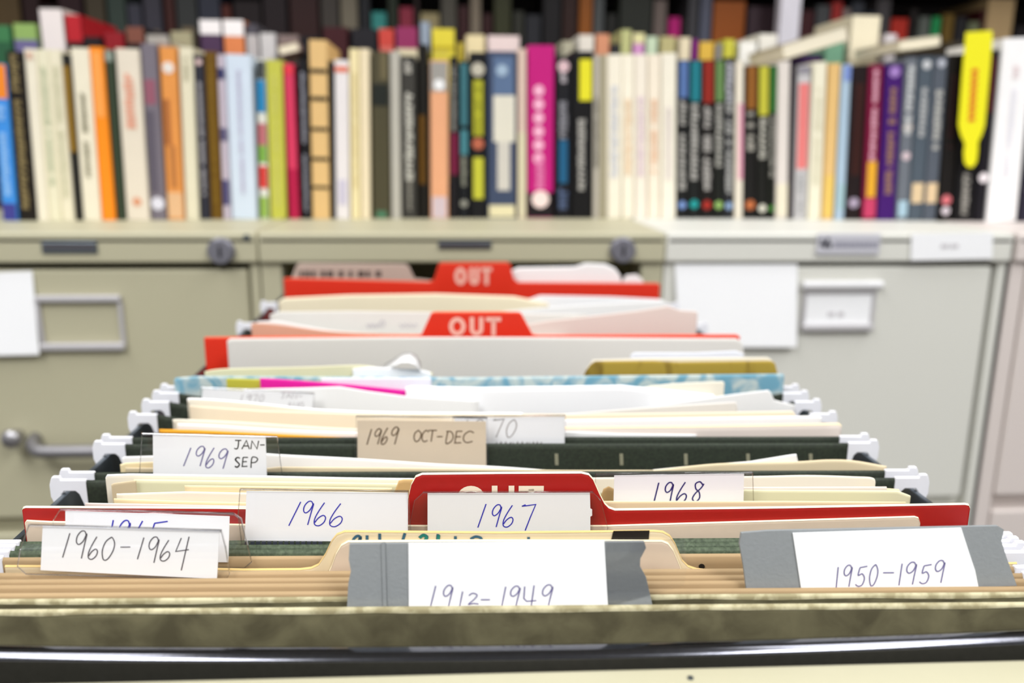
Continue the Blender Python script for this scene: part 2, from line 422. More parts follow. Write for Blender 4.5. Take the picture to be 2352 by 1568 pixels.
# middle cabinet with the open drawer
cm = root_at_origin('filing_cabinet', 'putty coloured metal filing cabinet whose top drawer is pulled out and full of files', 'filing cabinet')
mx0, mx1, mo0, mo1 = -0.1765, 0.2065, -0.157, 0.1848
zs = cab_shell(cm, mx0, mx1, mo0, mo1, PAINT)
zz = [ZR-.0045]+[z-.012 for z in zs]; lows = [z for z in zs]+[.07]
for k in range(1, 4):
    d = drawer_front(cm, mo0, mo1, lows[k]+.002, zz[k]-.002, PAINT)
    label_frame(d, -.02, .06, zz[k]-.085, zz[k]-.035); pull(d, -.03, .07, zz[k]-.16)
slot(cm, X_(1007, 560), X_(1128, 560), Z_(1065, 570), Z_(1065, 552)); lock(cm, X_(1426, 572), Z_(1426, 572))
# interior lining so that the opening looks into a dark, deep box
for xr in (mo0-.006, mo1): MB().box(xr, xr+.006, YF+.03, YF+DEPTH-.01, lows[0]+.16, lows[0]+.19).build('runner', STEEL_DK, cm)
# drawer: head, sides, floor, hanging rails, front bar
DX0, DX1 = -0.148, 0.182
drw = MB().box(DX0, DX1, .18, 1.30, CZ-.362, CZ-.360).build('drawer', PAINT, cm)
hd = MB(); Yh = yc(1176, 1556, -.118)
hw = [(-.185, 0), (.22, 0)]
h0, h1 = atZ(0, 1564, -.118), atZ(2352, 1508, -.118); hs = (h1.y-h0.y)/(h1.x-h0.x)
a, b = Vector((-.185, h0.y+hs*(-.185-h0.x), 0)), Vector((.22, h0.y+hs*(.22-h0.x), 0))
def bar_between(mb, a, b, ty, z0, z1, r=.0015, bow=0.0, n=16, top_round=True):
    """upright bar from a to b (plan), thickness ty towards the camera, optionally bowed towards the camera"""
    prof = [(0, z0), (0, z1-r), (r*.3, z1-r*.3), (r, z1), (ty-r, z1), (ty-r*.3, z1-r*.3), (ty, z1-r), (ty, z0)]
    K = len(prof); v, f = [], []
    d = (b-a); nrm = Vector((d.y, -d.x, 0)).normalized()
    for i in range(n+1):
        t = i/n; p = a+d*t+nrm*(bow*(1-(2*t-1)**2))
        for q, z in prof: w = p+nrm*q; v.append((w.x, w.y, z))
    for i in range(n):
        for k in range(K): f.append((i*K+k, (i+1)*K+k, (i+1)*K+(k+1) % K, i*K+(k+1) % K))
    f.append(tuple(range(K))); f.append(tuple(n*K+k for k in range(K-1, -1, -1)))
    mb.add(v, f); return mb
HEAD = bar_between(MB(), a, b, .022, CZ-.375, CZ-.118, .002).build('drawer_head', PAINT, drw, True)
ps = atZ(1583, 1552, -.118)
MB().tube([(ps.x, ps.y-.001, CZ-.1185), (ps.x, ps.y-.001, CZ-.1176)], .0007, 10).build('screw', STEEL_DK, drw)
for x in (DX0, DX1-.001): MB().box(x, x+.001, .182, 1.30, CZ-.362, CZ-.23).build('drawer_side', PAINT, drw)
RX0, RX1 = -0.1378, 0.1703
for x in (RX0, RX1): MB().bbox(x-.0009, x+.0009, .190, 1.28, CZ-.150, CZ-.1228, .0004, 2).build('hanging_rail', STEEL_DK, drw)
pa, pb = atZ(0, 1468, -.1205), atZ(2352, 1434, -.1205)
d_ = (pb-pa).normalized(); pa = pa-d_*.04; pb = pb+d_*.035
pa.z = pb.z = 0
FB = bar_between(MB(), pa+Vector((0, .0015, 0)), pb+Vector((0, .0015, 0)), .0062, CZ-.160, CZ-.1205, .0017, .0058, 30).build('front_bar', BLACK_GLOSS, drw, True)

# right cabinet, a paler make
cr = root_at_origin('filing_cabinet', 'pale grey-green metal filing cabinet with a silver name plate and taped white papers', 'filing cabinet')
rx0, rx1, ro0, ro1 = 0.2072, 0.5555, 0.2265, 0.5462
zs = cab_shell(cr, rx0, rx1, ro0, ro1, PAINT_PALE)
zz = [ZR-.0030]+[z-.012 for z in zs]; lows = [z for z in zs]+[.07]
for k in range(4):
    d = drawer_front(cr, ro0, ro1-.0035, lows[k]+.002, zz[k]-.002, PAINT_PALE)
    if k == 0:
        label_frame(d, X_(1840, 700), X_(2004, 700), Z_(1920, 757), Z_(1920, 655), PAPER_W)
        zt = Z_(1920, 652)
        MB().tube([(X_(1838, 655), YF-.006, zt), (X_(2018, 655), YF-.006, zt)], .0042, 10).build('label_rod', mat('white_rod', '#e4e3e4', .4), d)
        mb = MB()
        for k2 in range(2):
            xx = X_(1905+k2*22, 720); mb.box(xx-.003, xx+.003, YF-.0043, YF-.0036, Z_(1915, 724), Z_(1915, 714))
        mb.build('faint_print', INK_FAINT, d)
    else:
        label_frame(d, .35, .43, zz[k]-.085, zz[k]-.035); pull(d, .34, .44, zz[k]-.16)
npx0, npx1 = X_(1868, 555), X_(2012, 555); nz0, nz1 = Z_(1940, 582), Z_(1940, 534)
YF -= .006
pn = MB().bbox(npx0, npx1, YF-.003, YF-.0004, nz0, nz1, .0008).build('name_plate', mat('silver_plate', '#c6c5cc', 0.45, 0.03), cr)
mk = MB(); w = npx1-npx0
for q in ((.05, .40, .10, .75), (.10, .30, .14, .60), (.14, .38, .19, .80), (.19, .30, .23, .55)): mk.box(npx0+w*q[0], npx0+w*q[2], YF-.0034, YF-.0029, nz0+(nz1-nz0)*q[1], nz0+(nz1-nz0)*q[3])
mk.build('plate_emblem', mat('plate_dark', '#3d3c46', .5), pn)
mk = MB(); x = .27
while x < .95:
    ww_ = random.uniform(.025, .05); mk.box(npx0+w*x, npx0+w*(x+ww_), YF-.0034, YF-.0029, nz0+(nz1-nz0)*.32, nz0+(nz1-nz0)*.64); x += ww_+.018
mk.build('plate_lettering', mat('plate_grey', '#8e8d9b', .5), pn)

YF += .006
# far right cabinet
cp = root_at_origin('filing_cabinet', 'pinkish putty filing cabinet, only its edge showing past the pale one', 'filing cabinet')
zs = cab_shell(cp, 0.5600, 0.94, 0.5760, 0.924, PAINT_PINK)
zz = [ZR-.0030]+[z-.012 for z in zs]; lows = [z for z in zs]+[.07]
for k in range(4): drawer_front(cp, .5760, .924, lows[k]+.002, zz[k]-.002, PAINT_PINK)

# papers fixed to the cabinet faces
def notice(label, poly, m=PAPER_W, cat='paper', off=0.0022, th=0.0006, name='paper_notice', curl=0.007):
    yl = min(p[1] for p in poly); yh = max(p[1] for p in poly)
    r = MB().extrude([atY(x, y, YF-off-curl*(y-yl)/(yh-yl)) for x, y in poly], (0, th, 0)).build(name, m); return tag(r, label, cat)
notice('blank white sheet hanging on the putty cabinet beside the empty label holder', [(-90, 628), (74, 622), (90, 814), (-80, 818)])
notice('large white sheet taped to the pale cabinet drawer beside the label holder', [(1550, 606), (1832, 606), (1830, 797), (1560, 797)])
nc = notice('small white card taped over the top rail of the pale cabinet', [(2094, 536), (2281, 534), (2279, 594), (2092, 598)], name='label_card', off=.0082, curl=0.0)
mb = MB()
for k in range(2):
    p = atY(2170+k*22, 565, YF-.0084); mb.box(p.x-.004, p.x+.004, p.y-.0002, p.y, p.z-.002, p.z+.002)
mb.build('faint_print', INK_FAINT, nc)

# ------------------------------------------------------------------ hanging folders
HX0, HX1 = -0.130, 0.1625                    # paper part of a hanging folder
TIP = 0.0130
def hook_poly(side):
    q = [(0, 0), (.0088, 0), (.0092, .0012), (.0118, .0012), (.0124, 0), (.0130, -.002), (.0130, -.0065), (.0118, -.0098), (.0100, -.0105), (.0092, -.0092), (.0090, -.0056), (.0080, -.0044), (.0040, -.0044), (.0028, -.0056), (.0012, -.0105), (0, -.0112)]
    return [(side*x, z) for x, z in q]
def flap(root, Y, m, z=ZH, th=0.0018, x0=HX0, x1=HX1, edge=None, hooks=True, dz=0.0, hang=None):
    sk = Vector((1, S, 0)); nn = Vector((S, -1, 0)).normalized(); up = Vector((0, 0, 1))
    n = 24
    tops = [Vector((x0+(x1-x0)*i/n, Y+S*(x0+(x1-x0)*i/n), CZ+z+dz*math.sin(math.pi*i/n))) for i in range(n+1)]
    v, f = sheet_mesh(tops, up, nn, th, hang or ZB+.001)
    o = link('flap', v, f, m, root, True)
    if edge:
        K = 7; vv, ff = [], []
        v2, _ = sheet_mesh([t+up*.0001 for t in tops], up, nn, th+.0003, ZB)
        for i in range(n+1):
            j = Vector((0, 0, random.uniform(-.0004, .0002)))
            a0 = Vector(v2[i*K+2]); a1 = Vector(v2[i*K+4]); vv += [a0, Vector(v2[i*K+3]), a1, a1-up*.0006+j]
        for i in range(n):
            for k in range(3): ff.append((i*4+k, i*4+k+1, (i+1)*4+k+1, (i+1)*4+k))
        link('worn_edge', vv, ff, edge, root, True)
    if hooks:
        for sd, xe in ((-1, x0), (1, x1)):
            pts = [Vector((xe+x, Y+S*(xe+x), CZ+z+.0004+zz_)) + nn*.0009 for x, zz_ in hook_poly(sd)]
            h = MB().extrude(pts, -nn*.0018).build('hook', WHITEPL, root)
            bv = h.modifiers.new('bevel', 'BEVEL'); bv.width = .0004; bv.segments = 2; bv.limit_method = 'ANGLE'
    return o
def hanging(label, Ys, m, **k):
    r = empty('hanging_folder', (0, 0, 0)); tag(r, label, 'hanging folder', 'hanging folders in the drawer')
    for Y in Ys: flap(r, Y, m, **k)
    return r
Y_OL1, Y_OL2 = yc(1176, 1391), yc(700, 1371)
hanging('worn olive grey hanging folder with frayed pale edges, frontmost in the drawer', [Y_OL1], OLIVE, edge=OLIVE_EDGE, th=.0011, hang=CZ-.345)
ro = bpy.data.objects['hanging_folder']; flap(ro, Y_OL2, OLIVE, edge=OLIVE_EDGE, th=.0009)
YK = [yc(700, y) for y in (1357, 1339, 1326, 1311, 1276)]
KL = ['brown kraft hanging folder directly behind the frayed olive one', 'brown kraft hanging folder behind the 1950 to 1959 tab', 'brown kraft hanging folder just below the 1960 to 1964 tab',
      'brown kraft hanging folder just in front of the two manila tabs', 'brown kraft hanging folder just before the dark green ones']
for Y, l in zip(YK, KL):
    hk_ = hanging(l, [Y], KRAFT, th=.0015); flap(hk_, Y+.0017, KRAFT, z=ZH-.0018, th=.0008, hooks=False)
plk = Plane(YK[4]); pk = [plk.hit(1612+7*math.cos(i*math.pi/6), 1301+6*math.sin(i*math.pi/6), .00105) for i in range(12)]
MB().extrude(pk, -plk.nn*.0002).build('eyelet', INK_BLACK, hk_)
YG = [yc(700, 1261), yc(700, 1250), yc(700, 1240)]
GLb = ['dark green hanging folder nearest the kraft ones', 'dark green hanging folder between two alike, right under the 1966 card', 'dark green hanging folder nearest the red OUT guide, right under the 1967 card']
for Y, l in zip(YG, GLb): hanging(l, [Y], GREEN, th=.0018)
YB = [0.2875, 0.2948]
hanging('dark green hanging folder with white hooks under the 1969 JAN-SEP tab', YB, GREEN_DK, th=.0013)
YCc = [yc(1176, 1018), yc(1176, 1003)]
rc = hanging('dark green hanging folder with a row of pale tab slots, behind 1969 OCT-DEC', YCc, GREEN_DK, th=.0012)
plc = Plane(YCc[0])
for x in (1278, 1427, 1575, 1718, 1862):
    pts = [plc.hit(x-4, 1042, .0008), plc.hit(x+4, 1042, .0008), plc.hit(x+5, 1068, .0008), plc.hit(x-3, 1068, .0008)]
    MB().extrude(pts, -plc.nn*.0002).build('tab_slot', mat('slot_light_paint', '#8c8a72', .8), rc)  # pale plates paint the light showing through the die-cut slots
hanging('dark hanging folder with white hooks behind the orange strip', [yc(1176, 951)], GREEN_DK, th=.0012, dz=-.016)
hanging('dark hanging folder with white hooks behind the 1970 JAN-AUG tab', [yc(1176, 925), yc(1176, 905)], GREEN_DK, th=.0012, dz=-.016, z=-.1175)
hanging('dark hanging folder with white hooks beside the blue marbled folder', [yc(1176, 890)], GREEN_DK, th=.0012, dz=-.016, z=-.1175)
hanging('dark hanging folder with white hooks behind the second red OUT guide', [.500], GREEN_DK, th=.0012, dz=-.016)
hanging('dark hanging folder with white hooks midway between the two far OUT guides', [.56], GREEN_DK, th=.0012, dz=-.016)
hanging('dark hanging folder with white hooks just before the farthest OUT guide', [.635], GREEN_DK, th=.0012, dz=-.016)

# ------------------------------------------------------------------ index tabs
def plate(pl, poly, off, th):
    pts = [pl.hit(x, y, off) for x, y in poly]; return pts, -pl.nn*th
def tab(label, Y, sleeve, insert, m_ins=PAPER_W, texts=(), lean=0.0, skew=S, sleeve_m=None, th=0.0011, fold=True, extra=None):
    pl = Plane(Y, skew, lean)
    base = pl.hit(sum(p[0] for p in sleeve)/len(sleeve), max(p[1] for p in sleeve))
    r = empty('index_tab', base); tag(r, label, 'index tab', 'handwritten index tabs')
    def part(name, poly, off, t, m, par=r):
        pts, o = plate(pl, poly, off, t); return MB().extrude([p-base for p in pts], o).build(name, m, par)
    part('sleeve', sleeve, .0006, th, sleeve_m or CLEAR)
    part('insert', insert, .0002 if not sleeve_m else .0010, .0003, m_ins)
    if not sleeve_m:
        ring = [pl.hit(x, y, .0006)-base for x, y in sleeve]; mbe = MB()
        for a_, b_ in zip(ring, ring[1:]+ring[:1]): mbe.tube([a_, b_], .00016, 6)
        mbe.build('sleeve_rim', FROST, r)
    if fold:
        x0, y0 = sleeve[0]; x1, y1 = sleeve[1]
        P0, P1 = pl.hit(x0, y0, 0)-base, pl.hit(x1, y1, 0)-base
        MB().tube([P0, P0.lerp(P1, .5), P1], .00055, 8).build('fold', CLEAR, r, True)
    for t in texts: write(pl, .00028 if not sleeve_m else .00108, t[0], t[1], t[2], r)
    if extra: extra(pl, r, part)
    return r, pl

# 1912 - 1949, grey holder just behind the olive folder
def ex1912(pl, r, part):
    part('clear_film', [(1392, 1243), (1572, 1240), (1578, 1300), (1570, 1345), (1392, 1395)], .0010, .0004, CLEAR)
    part('ridge', [(876, 1246), (884, 1246), (888, 1392), (880, 1392)], .0010, .0006, GREY_VINYL)
tab('grey index tab with a long white card reading 1912-1949, frontmost in the drawer', Y_OL1+.0022,
    [(803, 1249), (1480, 1244), (1484, 1258), (1471, 1282), (1470, 1300), (1484, 1325), (1500, 1395), (797, 1395), (800, 1340), (806, 1310), (801, 1285)],
    [(938, 1247), (1388, 1243), (1397, 1400), (939, 1400)], PAPER_W,
    [([('1', 990, 1345, 10, 46, .25), ('9', 1014, 1343, 27, 52, .15), ('1', 1055, 1358, 8, 36, .2), ('2', 1074, 1362, 27, 26, .05), ('-', 1104, 1374, 22, 6, -3),
       ('1', 1152, 1347, 10, 46, .2), ('9', 1168, 1345, 28, 48, .15), ('y', 1200, 1344, 34, 50, .05), ('9', 1241, 1342, 30, 52, .15)], 2.8, INK_PURPLE)],
    sleeve_m=GREY_VINYL, fold=False, extra=ex1912, lean=.10)
# 1950 - 1959
Y1950 = (YK[0]+YK[1])/2
tab('grey index tab with a white card reading 1950-1959', Y1950,
    [(1703, 1224), (1765, 1219), (2293, 1208), (2306, 1216), (2300, 1242), (2312, 1280), (2336, 1345), (1716, 1362), (1708, 1300), (1699, 1250)],
    [(1821, 1224), (2208, 1212), (2224, 1262), (2240, 1310), (2248, 1350), (1842, 1362)], PAPER_W,
    [([('1', 1919, 1302, 8, 48, .1), ('9', 1935, 1297, 24, 50, .1), ('5', 1966, 1300, 25, 46, .1), ('0', 1996, 1297, 22, 48, .08), ('-', 2028, 1311, 26, 8, -1),
       ('1', 2064, 1294, 9, 50, .15), ('9', 2078, 1290, 29, 52, .12), ('5', 2113, 1296, 26, 44, .1), ('9', 2144, 1286, 28, 52, .12)], 2.8, INK_PURPLE)],
    sleeve_m=GREY_VINYL, fold=False, lean=.10)
# 1960 - 1964
tab('clear plastic index tab reading 1960-1964 in pencil, tilted', (YK[2]+YK[3])/2+.0002,
    [(66, 1206), (508, 1219), (516, 1250), (527, 1318), (520, 1330), (60, 1318), (40, 1300), (46, 1262)],
    [(98, 1208), (504, 1220), (498, 1329), (93, 1309)], PAPER_W,
    [([('1', 145, 1224, 14, 56, .3), ('9', 170, 1218, 30, 64, .15), ('6', 203, 1232, 26, 52, .2), ('0', 233, 1234, 32, 52, .15), ('-', 276, 1252, 24, 8, -1),
       ('1', 315, 1234, 16, 50, .3), ('9', 337, 1232, 29, 60, .15), ('6', 368, 1240, 27, 48, .2), ('4', 402, 1232, 32, 62, .15)], 2.6, INK_PENCIL)], lean=.05)
# 1965
tab('clear plastic index tab reading 1965, mostly hidden behind the 1960-1964 tab', (YK[3]+YK[4])/2+.0035,
    [(138, 1169), (535, 1180), (553, 1192), (578, 1290), (560, 1305), (122, 1292), (122, 1195)],
    [(150, 1173), (527, 1186), (524, 1291), (150, 1285)], PAPER_W,
    [([('1', 248, 1194, 12, 62, .2), ('9', 268, 1194, 32, 66, .15), ('6', 306, 1196, 28, 62, .2), ('5', 340, 1197, 46, 62, .05)], 3.2, INK_BLUE)], lean=.05)
# 1966
def ex66(pl, r, part):
    for k in range(14):
        x = 562+k*13
        part('tooth', [(x, 1244), (x+9, 1244), (x+9, 1255), (x, 1255)], .0008, .0004, mat('smoky_plastic', '#3a3d48', .3))
tab('clear plastic index tab with a white card reading 1966 in blue ink', yc(1140, 1162, -.109)-.0057,
    [(551, 1124), (938, 1129), (941, 1180), (938, 1258), (556, 1258), (547, 1180)],
    [(566, 1128), (937, 1132), (937, 1244), (562, 1241)], PAPER_W,
    [([('1', 672, 1152, 10, 55, .5), ('9', 692, 1150, 28, 55, .2), ('6', 722, 1154, 32, 53, .22), ('6', 757, 1156, 36, 53, .22)], 2.6, INK_BLUE)], extra=ex66)
# 1967
tab('clear plastic index tab with a white card reading 1967, before the red OUT guide', yc(1140, 1162, -.109)-.0024,
    [(972, 1131), (1362, 1130), (1380, 1150), (1396, 1212), (1390, 1240), (945, 1240), (942, 1200), (952, 1150)],
    [(982, 1133), (1355, 1132), (1356, 1168), (1360, 1170), (1360, 1184), (1356, 1186), (1356, 1240), (982, 1240)], PAPER,
    [([('1', 1103, 1157, 8, 54, .35), ('9', 1126, 1158, 26, 52, .2), ('6', 1156, 1160, 28, 50, .22), ('7', 1192, 1158, 36, 60, .15)], 2.6, INK_BLUE)])
# 1968
tab('clear plastic index tab with a white card reading 1968, right behind the red OUT guide', .2605,
    [(1368, 1089), (1729, 1085), (1732, 1200), (1366, 1200)], [(1411, 1092), (1709, 1088), (1707, 1200), (1408, 1200)], PAPER_W,
    [([('1', 1504, 1108, 6, 50, .25), ('9', 1524, 1107, 24, 47, .12), ('6', 1554, 1107, 28, 48, .2), ('8', 1586, 1106, 32, 46, .12)], 3.2, INK_NAVY)])
# 1969 JAN - SEP
tab('clear plastic index tab reading 1969 JAN-SEP', .2912,
    [(326, 995), (636, 1003), (650, 1104), (320, 1096)], [(351, 998), (610, 1004), (613, 1104), (352, 1100)], PAPER_W,
    [([('1', 425, 1028, 10, 42, .4), ('9', 446, 1024, 25, 46, .2), ('6', 474, 1028, 22, 46, .25), ('9', 498, 1030, 26, 46, .2)], 2.6, INK_PURPLE),
     ([('J', 537, 1011, 17, 20, .1), ('A', 556, 1011, 18, 20, .1), ('N', 576, 1012, 18, 19, .1), ('-', 597, 1019, 11, 5, 0),
       ('S', 538, 1050, 14, 23, 0), ('S', 539, 1050, 13, 22, .05), ('E', 555, 1050, 15, 21, .1), ('P', 574, 1050, 18, 22, .1)], 2.6, INK_BLACK)])
# 1969 OCT - DEC
tab('yellowed index tab reading 1969 OCT-DEC in brown pencil', YCc[0]-.0022,
    [(818, 956), (1119, 959), (1121, 1075), (816, 1075)], [(821, 965), (1116, 968), (1117, 1075), (821, 1075)], mat('yellowed_card', '#dccbb2', .8, .04, 60),
    [([('1', 845, 985, 6, 36, .3), ('9', 858, 984, 18, 36, .2), ('6', 877, 982, 16, 38, .25), ('9', 896, 980, 20, 40, .2),
       ('O', 950, 988, 18, 26, .15), ('C', 968, 988, 16, 26, .15), ('T', 982, 988, 20, 26, .15), ('-', 1003, 1000, 14, 5, -.5),
       ('D', 1022, 990, 20, 27, .2), ('E', 1044, 990, 18, 27, .15), ('C', 1062, 990, 26, 26, .2)], 3.0, INK_BROWN)])
# 1970
tab('white index tab ending in 70 in pale pencil, half hidden by the OCT-DEC tab', (YCc[0]+YCc[1])/2,
    [(1040, 957), (1299, 954), (1300, 1045), (1040, 1045)], [(1044, 960), (1297, 957), (1297, 1045), (1044, 1045)], PAPER_W,
    [([('1', 1064, 963, 8, 42, .3), ('9', 1084, 963, 28, 42, .2), ('7', 1128, 962, 28, 42, .15), ('0', 1162, 964, 26, 40, .15), ('w', 1140, 1006, 36, 22, .1), ('w', 1178, 1006, 36, 22, .1), ('w', 1216, 1006, 30, 22, .1)], 2.6, INK_PALE)])
# 1970 JAN - AUG
tab('bright white index tab reading 1970 JAN-AUG in faint pencil', yc(1176, 938),
    [(462, 889), (722, 903), (720, 965), (455, 950)], [(466, 893), (718, 905), (716, 965), (460, 950)], PAPER_W,
    [([('1', 552, 906, 6, 16, .3), ('9', 566, 906, 12, 16, .2), ('7', 580, 906, 12, 16, .2), ('0', 595, 907, 12, 16, .2),
       ('J', 645, 902, 10, 12, .1), ('A', 657, 902, 12, 12, .1), ('N', 671, 903, 12, 12, .1), ('-', 686, 908, 8, 3, 0), ('A', 660, 923, 11, 12, .1), ('U', 674, 923, 11, 12, .1), ('G', 687, 924, 11, 12, .1)], 2.2, INK_FAINT)])

# ------------------------------------------------------------------ OUT guides and file folders
YO1 = yc(1140, 1162, -.109)
r, pl = sheet('out_guide', 'dark red OUT guide card with cream lettering, nearest of the three', 'guide card', YO1,
    [(52, 1168), (54, 1164), (60, 1162), (500, 1164), (900, 1170), (930, 1166), (938, 1140), (945, 1110), (955, 1092), (970, 1086), (1150, 1084), (1335, 1083), (1352, 1087), (1362, 1098), (1376, 1130), (1388, 1153), (1398, 1163), (1412, 1168), (1800, 1163), (2215, 1155), (2224, 1157), (2227, 1164)],
    RED, .0007, edge=CARD_EDGE, group='red OUT guide cards', n=40)
out_text(pl, .0006, r, 1050, 1249, 1115, 1172, 13, OUTWHITE)
r, pl = sheet('out_guide', 'red OUT guide card with a trapezoid tab, second of the three', 'guide card', yc(1080, 770, -.1045),
    [(469, 778), (471, 774), (960, 770), (968, 768), (991, 718), (1000, 716), (1190, 716), (1197, 719), (1223, 767), (1235, 769), (1690, 768), (1699, 772)],
    RED_BR, .0007, group='red OUT guide cards', edge=mat('orange_edge', '#ef5a2c', .7), n=40)
out_text(pl, .0006, r, 1031, 1151, 728, 771, 10, OUTPINK)
r, pl = sheet('out_guide', 'bright red OUT guide card just under the top rail, farthest of the three', 'guide card', yc(1080, 648, -.1075),
    [(652, 641), (655, 638), (985, 647), (997, 642), (1008, 606), (1014, 603), (1164, 602), (1172, 606), (1180, 640), (1190, 648), (1510, 650), (1516, 654)],
    RED_BR, .0007, group='red OUT guide cards', edge=mat('orange_edge', '#ef5a2c', .7), n=40)
out_text(pl, .0006, r, 1044, 1130, 614, 654, 9, OUTPINK)

YN = (YK[3]+YK[4])/2
r, pl = sheet('manila_folder', 'manila file folder with dark marker writing on its tab, behind the grey 1912-1949 tab', 'file folder', YN-.0006,
    [(12, 1298), (60, 1298), (240, 1299), (560, 1306), (690, 1305), (715, 1302), (732, 1294), (748, 1270), (762, 1240), (774, 1225), (792, 1218), (1150, 1221), (1500, 1217), (1522, 1219), (1538, 1228), (1550, 1246), (1566, 1284), (1580, 1298), (1600, 1305), (1622, 1307), (1710, 1306), (2200, 1294), (2335, 1291)],
    MANILA, .0006, edge=mat('manila_edge', '#d9b877', .8), n=48, group='manila file folders')
mb = [('9', 806, 1230, 22, 40), ('1', 838, 1229, 10, 40, 0), ('1', 868, 1225, 8, 40, 0), ('1', 920, 1224, 8, 40, .3), ('2', 958, 1228, 26, 34), ('1', 1000, 1226, 8, 40, .1), ('1', 1042, 1231, 8, 40, 0), ('2', 1075, 1232, 36, 30), ('1', 1210, 1233, 8, 34, 0)]
write(pl, .00045, mb, 6.5, INK_TEAL, r)
write(pl, .00050, [('2', 960, 1229, 22, 30), ('1', 1003, 1228, 6, 36, .1)], 7, INK_GREEN, r, 'green_marker_writing')
pts = [pl.hit(x, y, .00055)-r.location for x, y in ((1409, 1219), (1492, 1218), (1490, 1238), (1404, 1240))]
MB().extrude(pts, -pl.nn*.0001).build('black_marker_patch', INK_BLACK, r)
r, pl = sheet('manila_folder', 'manila file folder with a plain tab directly behind the grey 1912-1949 tab', 'file folder', YN-.0017,
    [(756, 1310), (762, 1298), (772, 1270), (784, 1250), (800, 1241), (1150, 1239), (1520, 1240), (1534, 1246), (1546, 1262), (1558, 1290), (1566, 1310)],
    PINKMAN, .0006, edge=CARD_EDGE, n=30, group='manila file folders')
sheet('manila_folder', 'faded manila folder standing against the nearest red OUT guide', 'file folder', YO1-.0010,
    [(58, 1200), (62, 1194), (118, 1197), (600, 1204), (1000, 1206), (1390, 1206), (1800, 1194), (2100, 1185), (2109, 1188), (2113, 1200)], PINKMAN, .0005, edge=CARD_EDGE, n=40, group='manila file folders')

PG = 'papers filed in the drawer'
def paper(label, Y, pts, m, th=.0004, wave=0.0, curve=False, name='paper_sheet', cat='paper', edge=None, lean=0.0, n=24):
    return sheet(name, label, cat, Y, pts, m, th, wave, edge, lean, S, PG, n, curve)
# between the nearest OUT guide and the folder with the 1969 JAN-SEP tab
paper('pale pinkish sheet peeping over the nearest OUT guide on the hook side of 1966', .2525, [(196, 1154), (400, 1158), (900, 1168), (1300, 1172)], PAPER_P)
paper('yellowed sheet behind the 1966 tab, above the nearest OUT guide', .2555, [(262, 1144), (420, 1150), (600, 1154), (1180, 1150), (1400, 1150), (1800, 1150), (2080, 1152)], PAPER_Y)
paper('cream sheet with a square corner above the nearest OUT guide', .2572, [(268, 1133), (425, 1128), (560, 1131), (900, 1132)], PAPER_C)
paper('yellowed envelope edge just left of the 1966 tab', .2585, [(424, 1114), (600, 1116), (900, 1120)], PAPER_Y)
paper('large greenish cream sheet behind the 1968 tab', .2655, [(1380, 1130), (1500, 1122), (1728, 1124), (2060, 1126), (2082, 1134), (2091, 1138)], PAPER_GR, .0005)
paper('torn brown card scrap between the red tab and 1968', .2640, [(1376, 1150), (1386, 1122), (1398, 1116), (1410, 1122), (1420, 1150)], MANILA_BR, .0006)
paper('tan sheet end behind the large greenish cream sheet', .2680, [(1600, 1120), (1728, 1118), (2036, 1117), (2037, 1120)], PAPER_P)
paper('small folded cream end beyond the tan sheet', .2692, [(1980, 1122), (2040, 1121), (2064, 1123), (2067, 1128)], PAPER_Y)
paper('brown card corner just left of the red OUT tab', .2700, [(905, 1130), (916, 1103), (926, 1100), (1050, 1100)], MANILA_BR, .0006)
paper('cream sheet curving behind the 1968 tab', .2730, [(1100, 1098), (1380, 1095), (1728, 1094), (1850, 1092), (1960, 1094), (2004, 1096), (2008, 1112)], PAPER_C, wave=.0006, curve=True)
paper('grey-brown sheet corner by the white hook of the JAN-SEP folder', .2745, [(256, 1112), (262, 1109), (306, 1103), (312, 1103)], mat('brownish_paper', '#c9b795', .8))
paper('olive cream folder behind the brown card corner', .2760, [(308, 1100), (500, 1103), (700, 1106), (960, 1110), (1200, 1108)], PAPER_GR, .0007)
paper('whitish folder edge standing against the JAN-SEP hanging folder', .2785, [(243, 1096), (247, 1090), (300, 1088), (620, 1093), (800, 1097), (960, 1099), (1300, 1094)], PAPER_C, .0006, edge=PAPER)
# behind the JAN-SEP folder
paper('tan sheet lining the JAN-SEP folder under the OCT-DEC tab', .3000, [(290, 1072), (600, 1076), (640, 1072), (960, 1075), (1300, 1078), (1500, 1078)], MANILA, wave=.0005)
paper('small cream slip beside the hook of the slotted folder', .3012, [(276, 1066), (290, 1062), (352, 1060), (420, 1062)], PAPER_Y)
paper('cream sheets rising in a curl before the slotted green folder', .3030, [(1430, 1084), (1500, 1079), (1620, 1066), (1700, 1062), (1833, 1059), (1900, 1055), (1960, 1057), (2036, 1070)], MANILA, .0006, curve=True)
paper('white sheet end poking up before the slotted green folder', .3055, [(1500, 1078), (1600, 1068), (1720, 1059), (1818, 1043), (1829, 1042), (1833, 1060)], PAPER)
paper('long white sheet sloping down from the JAN-SEP tab', .3080, [(560, 1036), (645, 1043), (820, 1052), (1000, 1064), (1150, 1071), (1320, 1084)], PAPER, .0005, curve=True)
paper('white slip behind the JAN-SEP tab', .3110, [(281, 1052), (286, 1048), (352, 1046), (500, 1048)], PAPER)
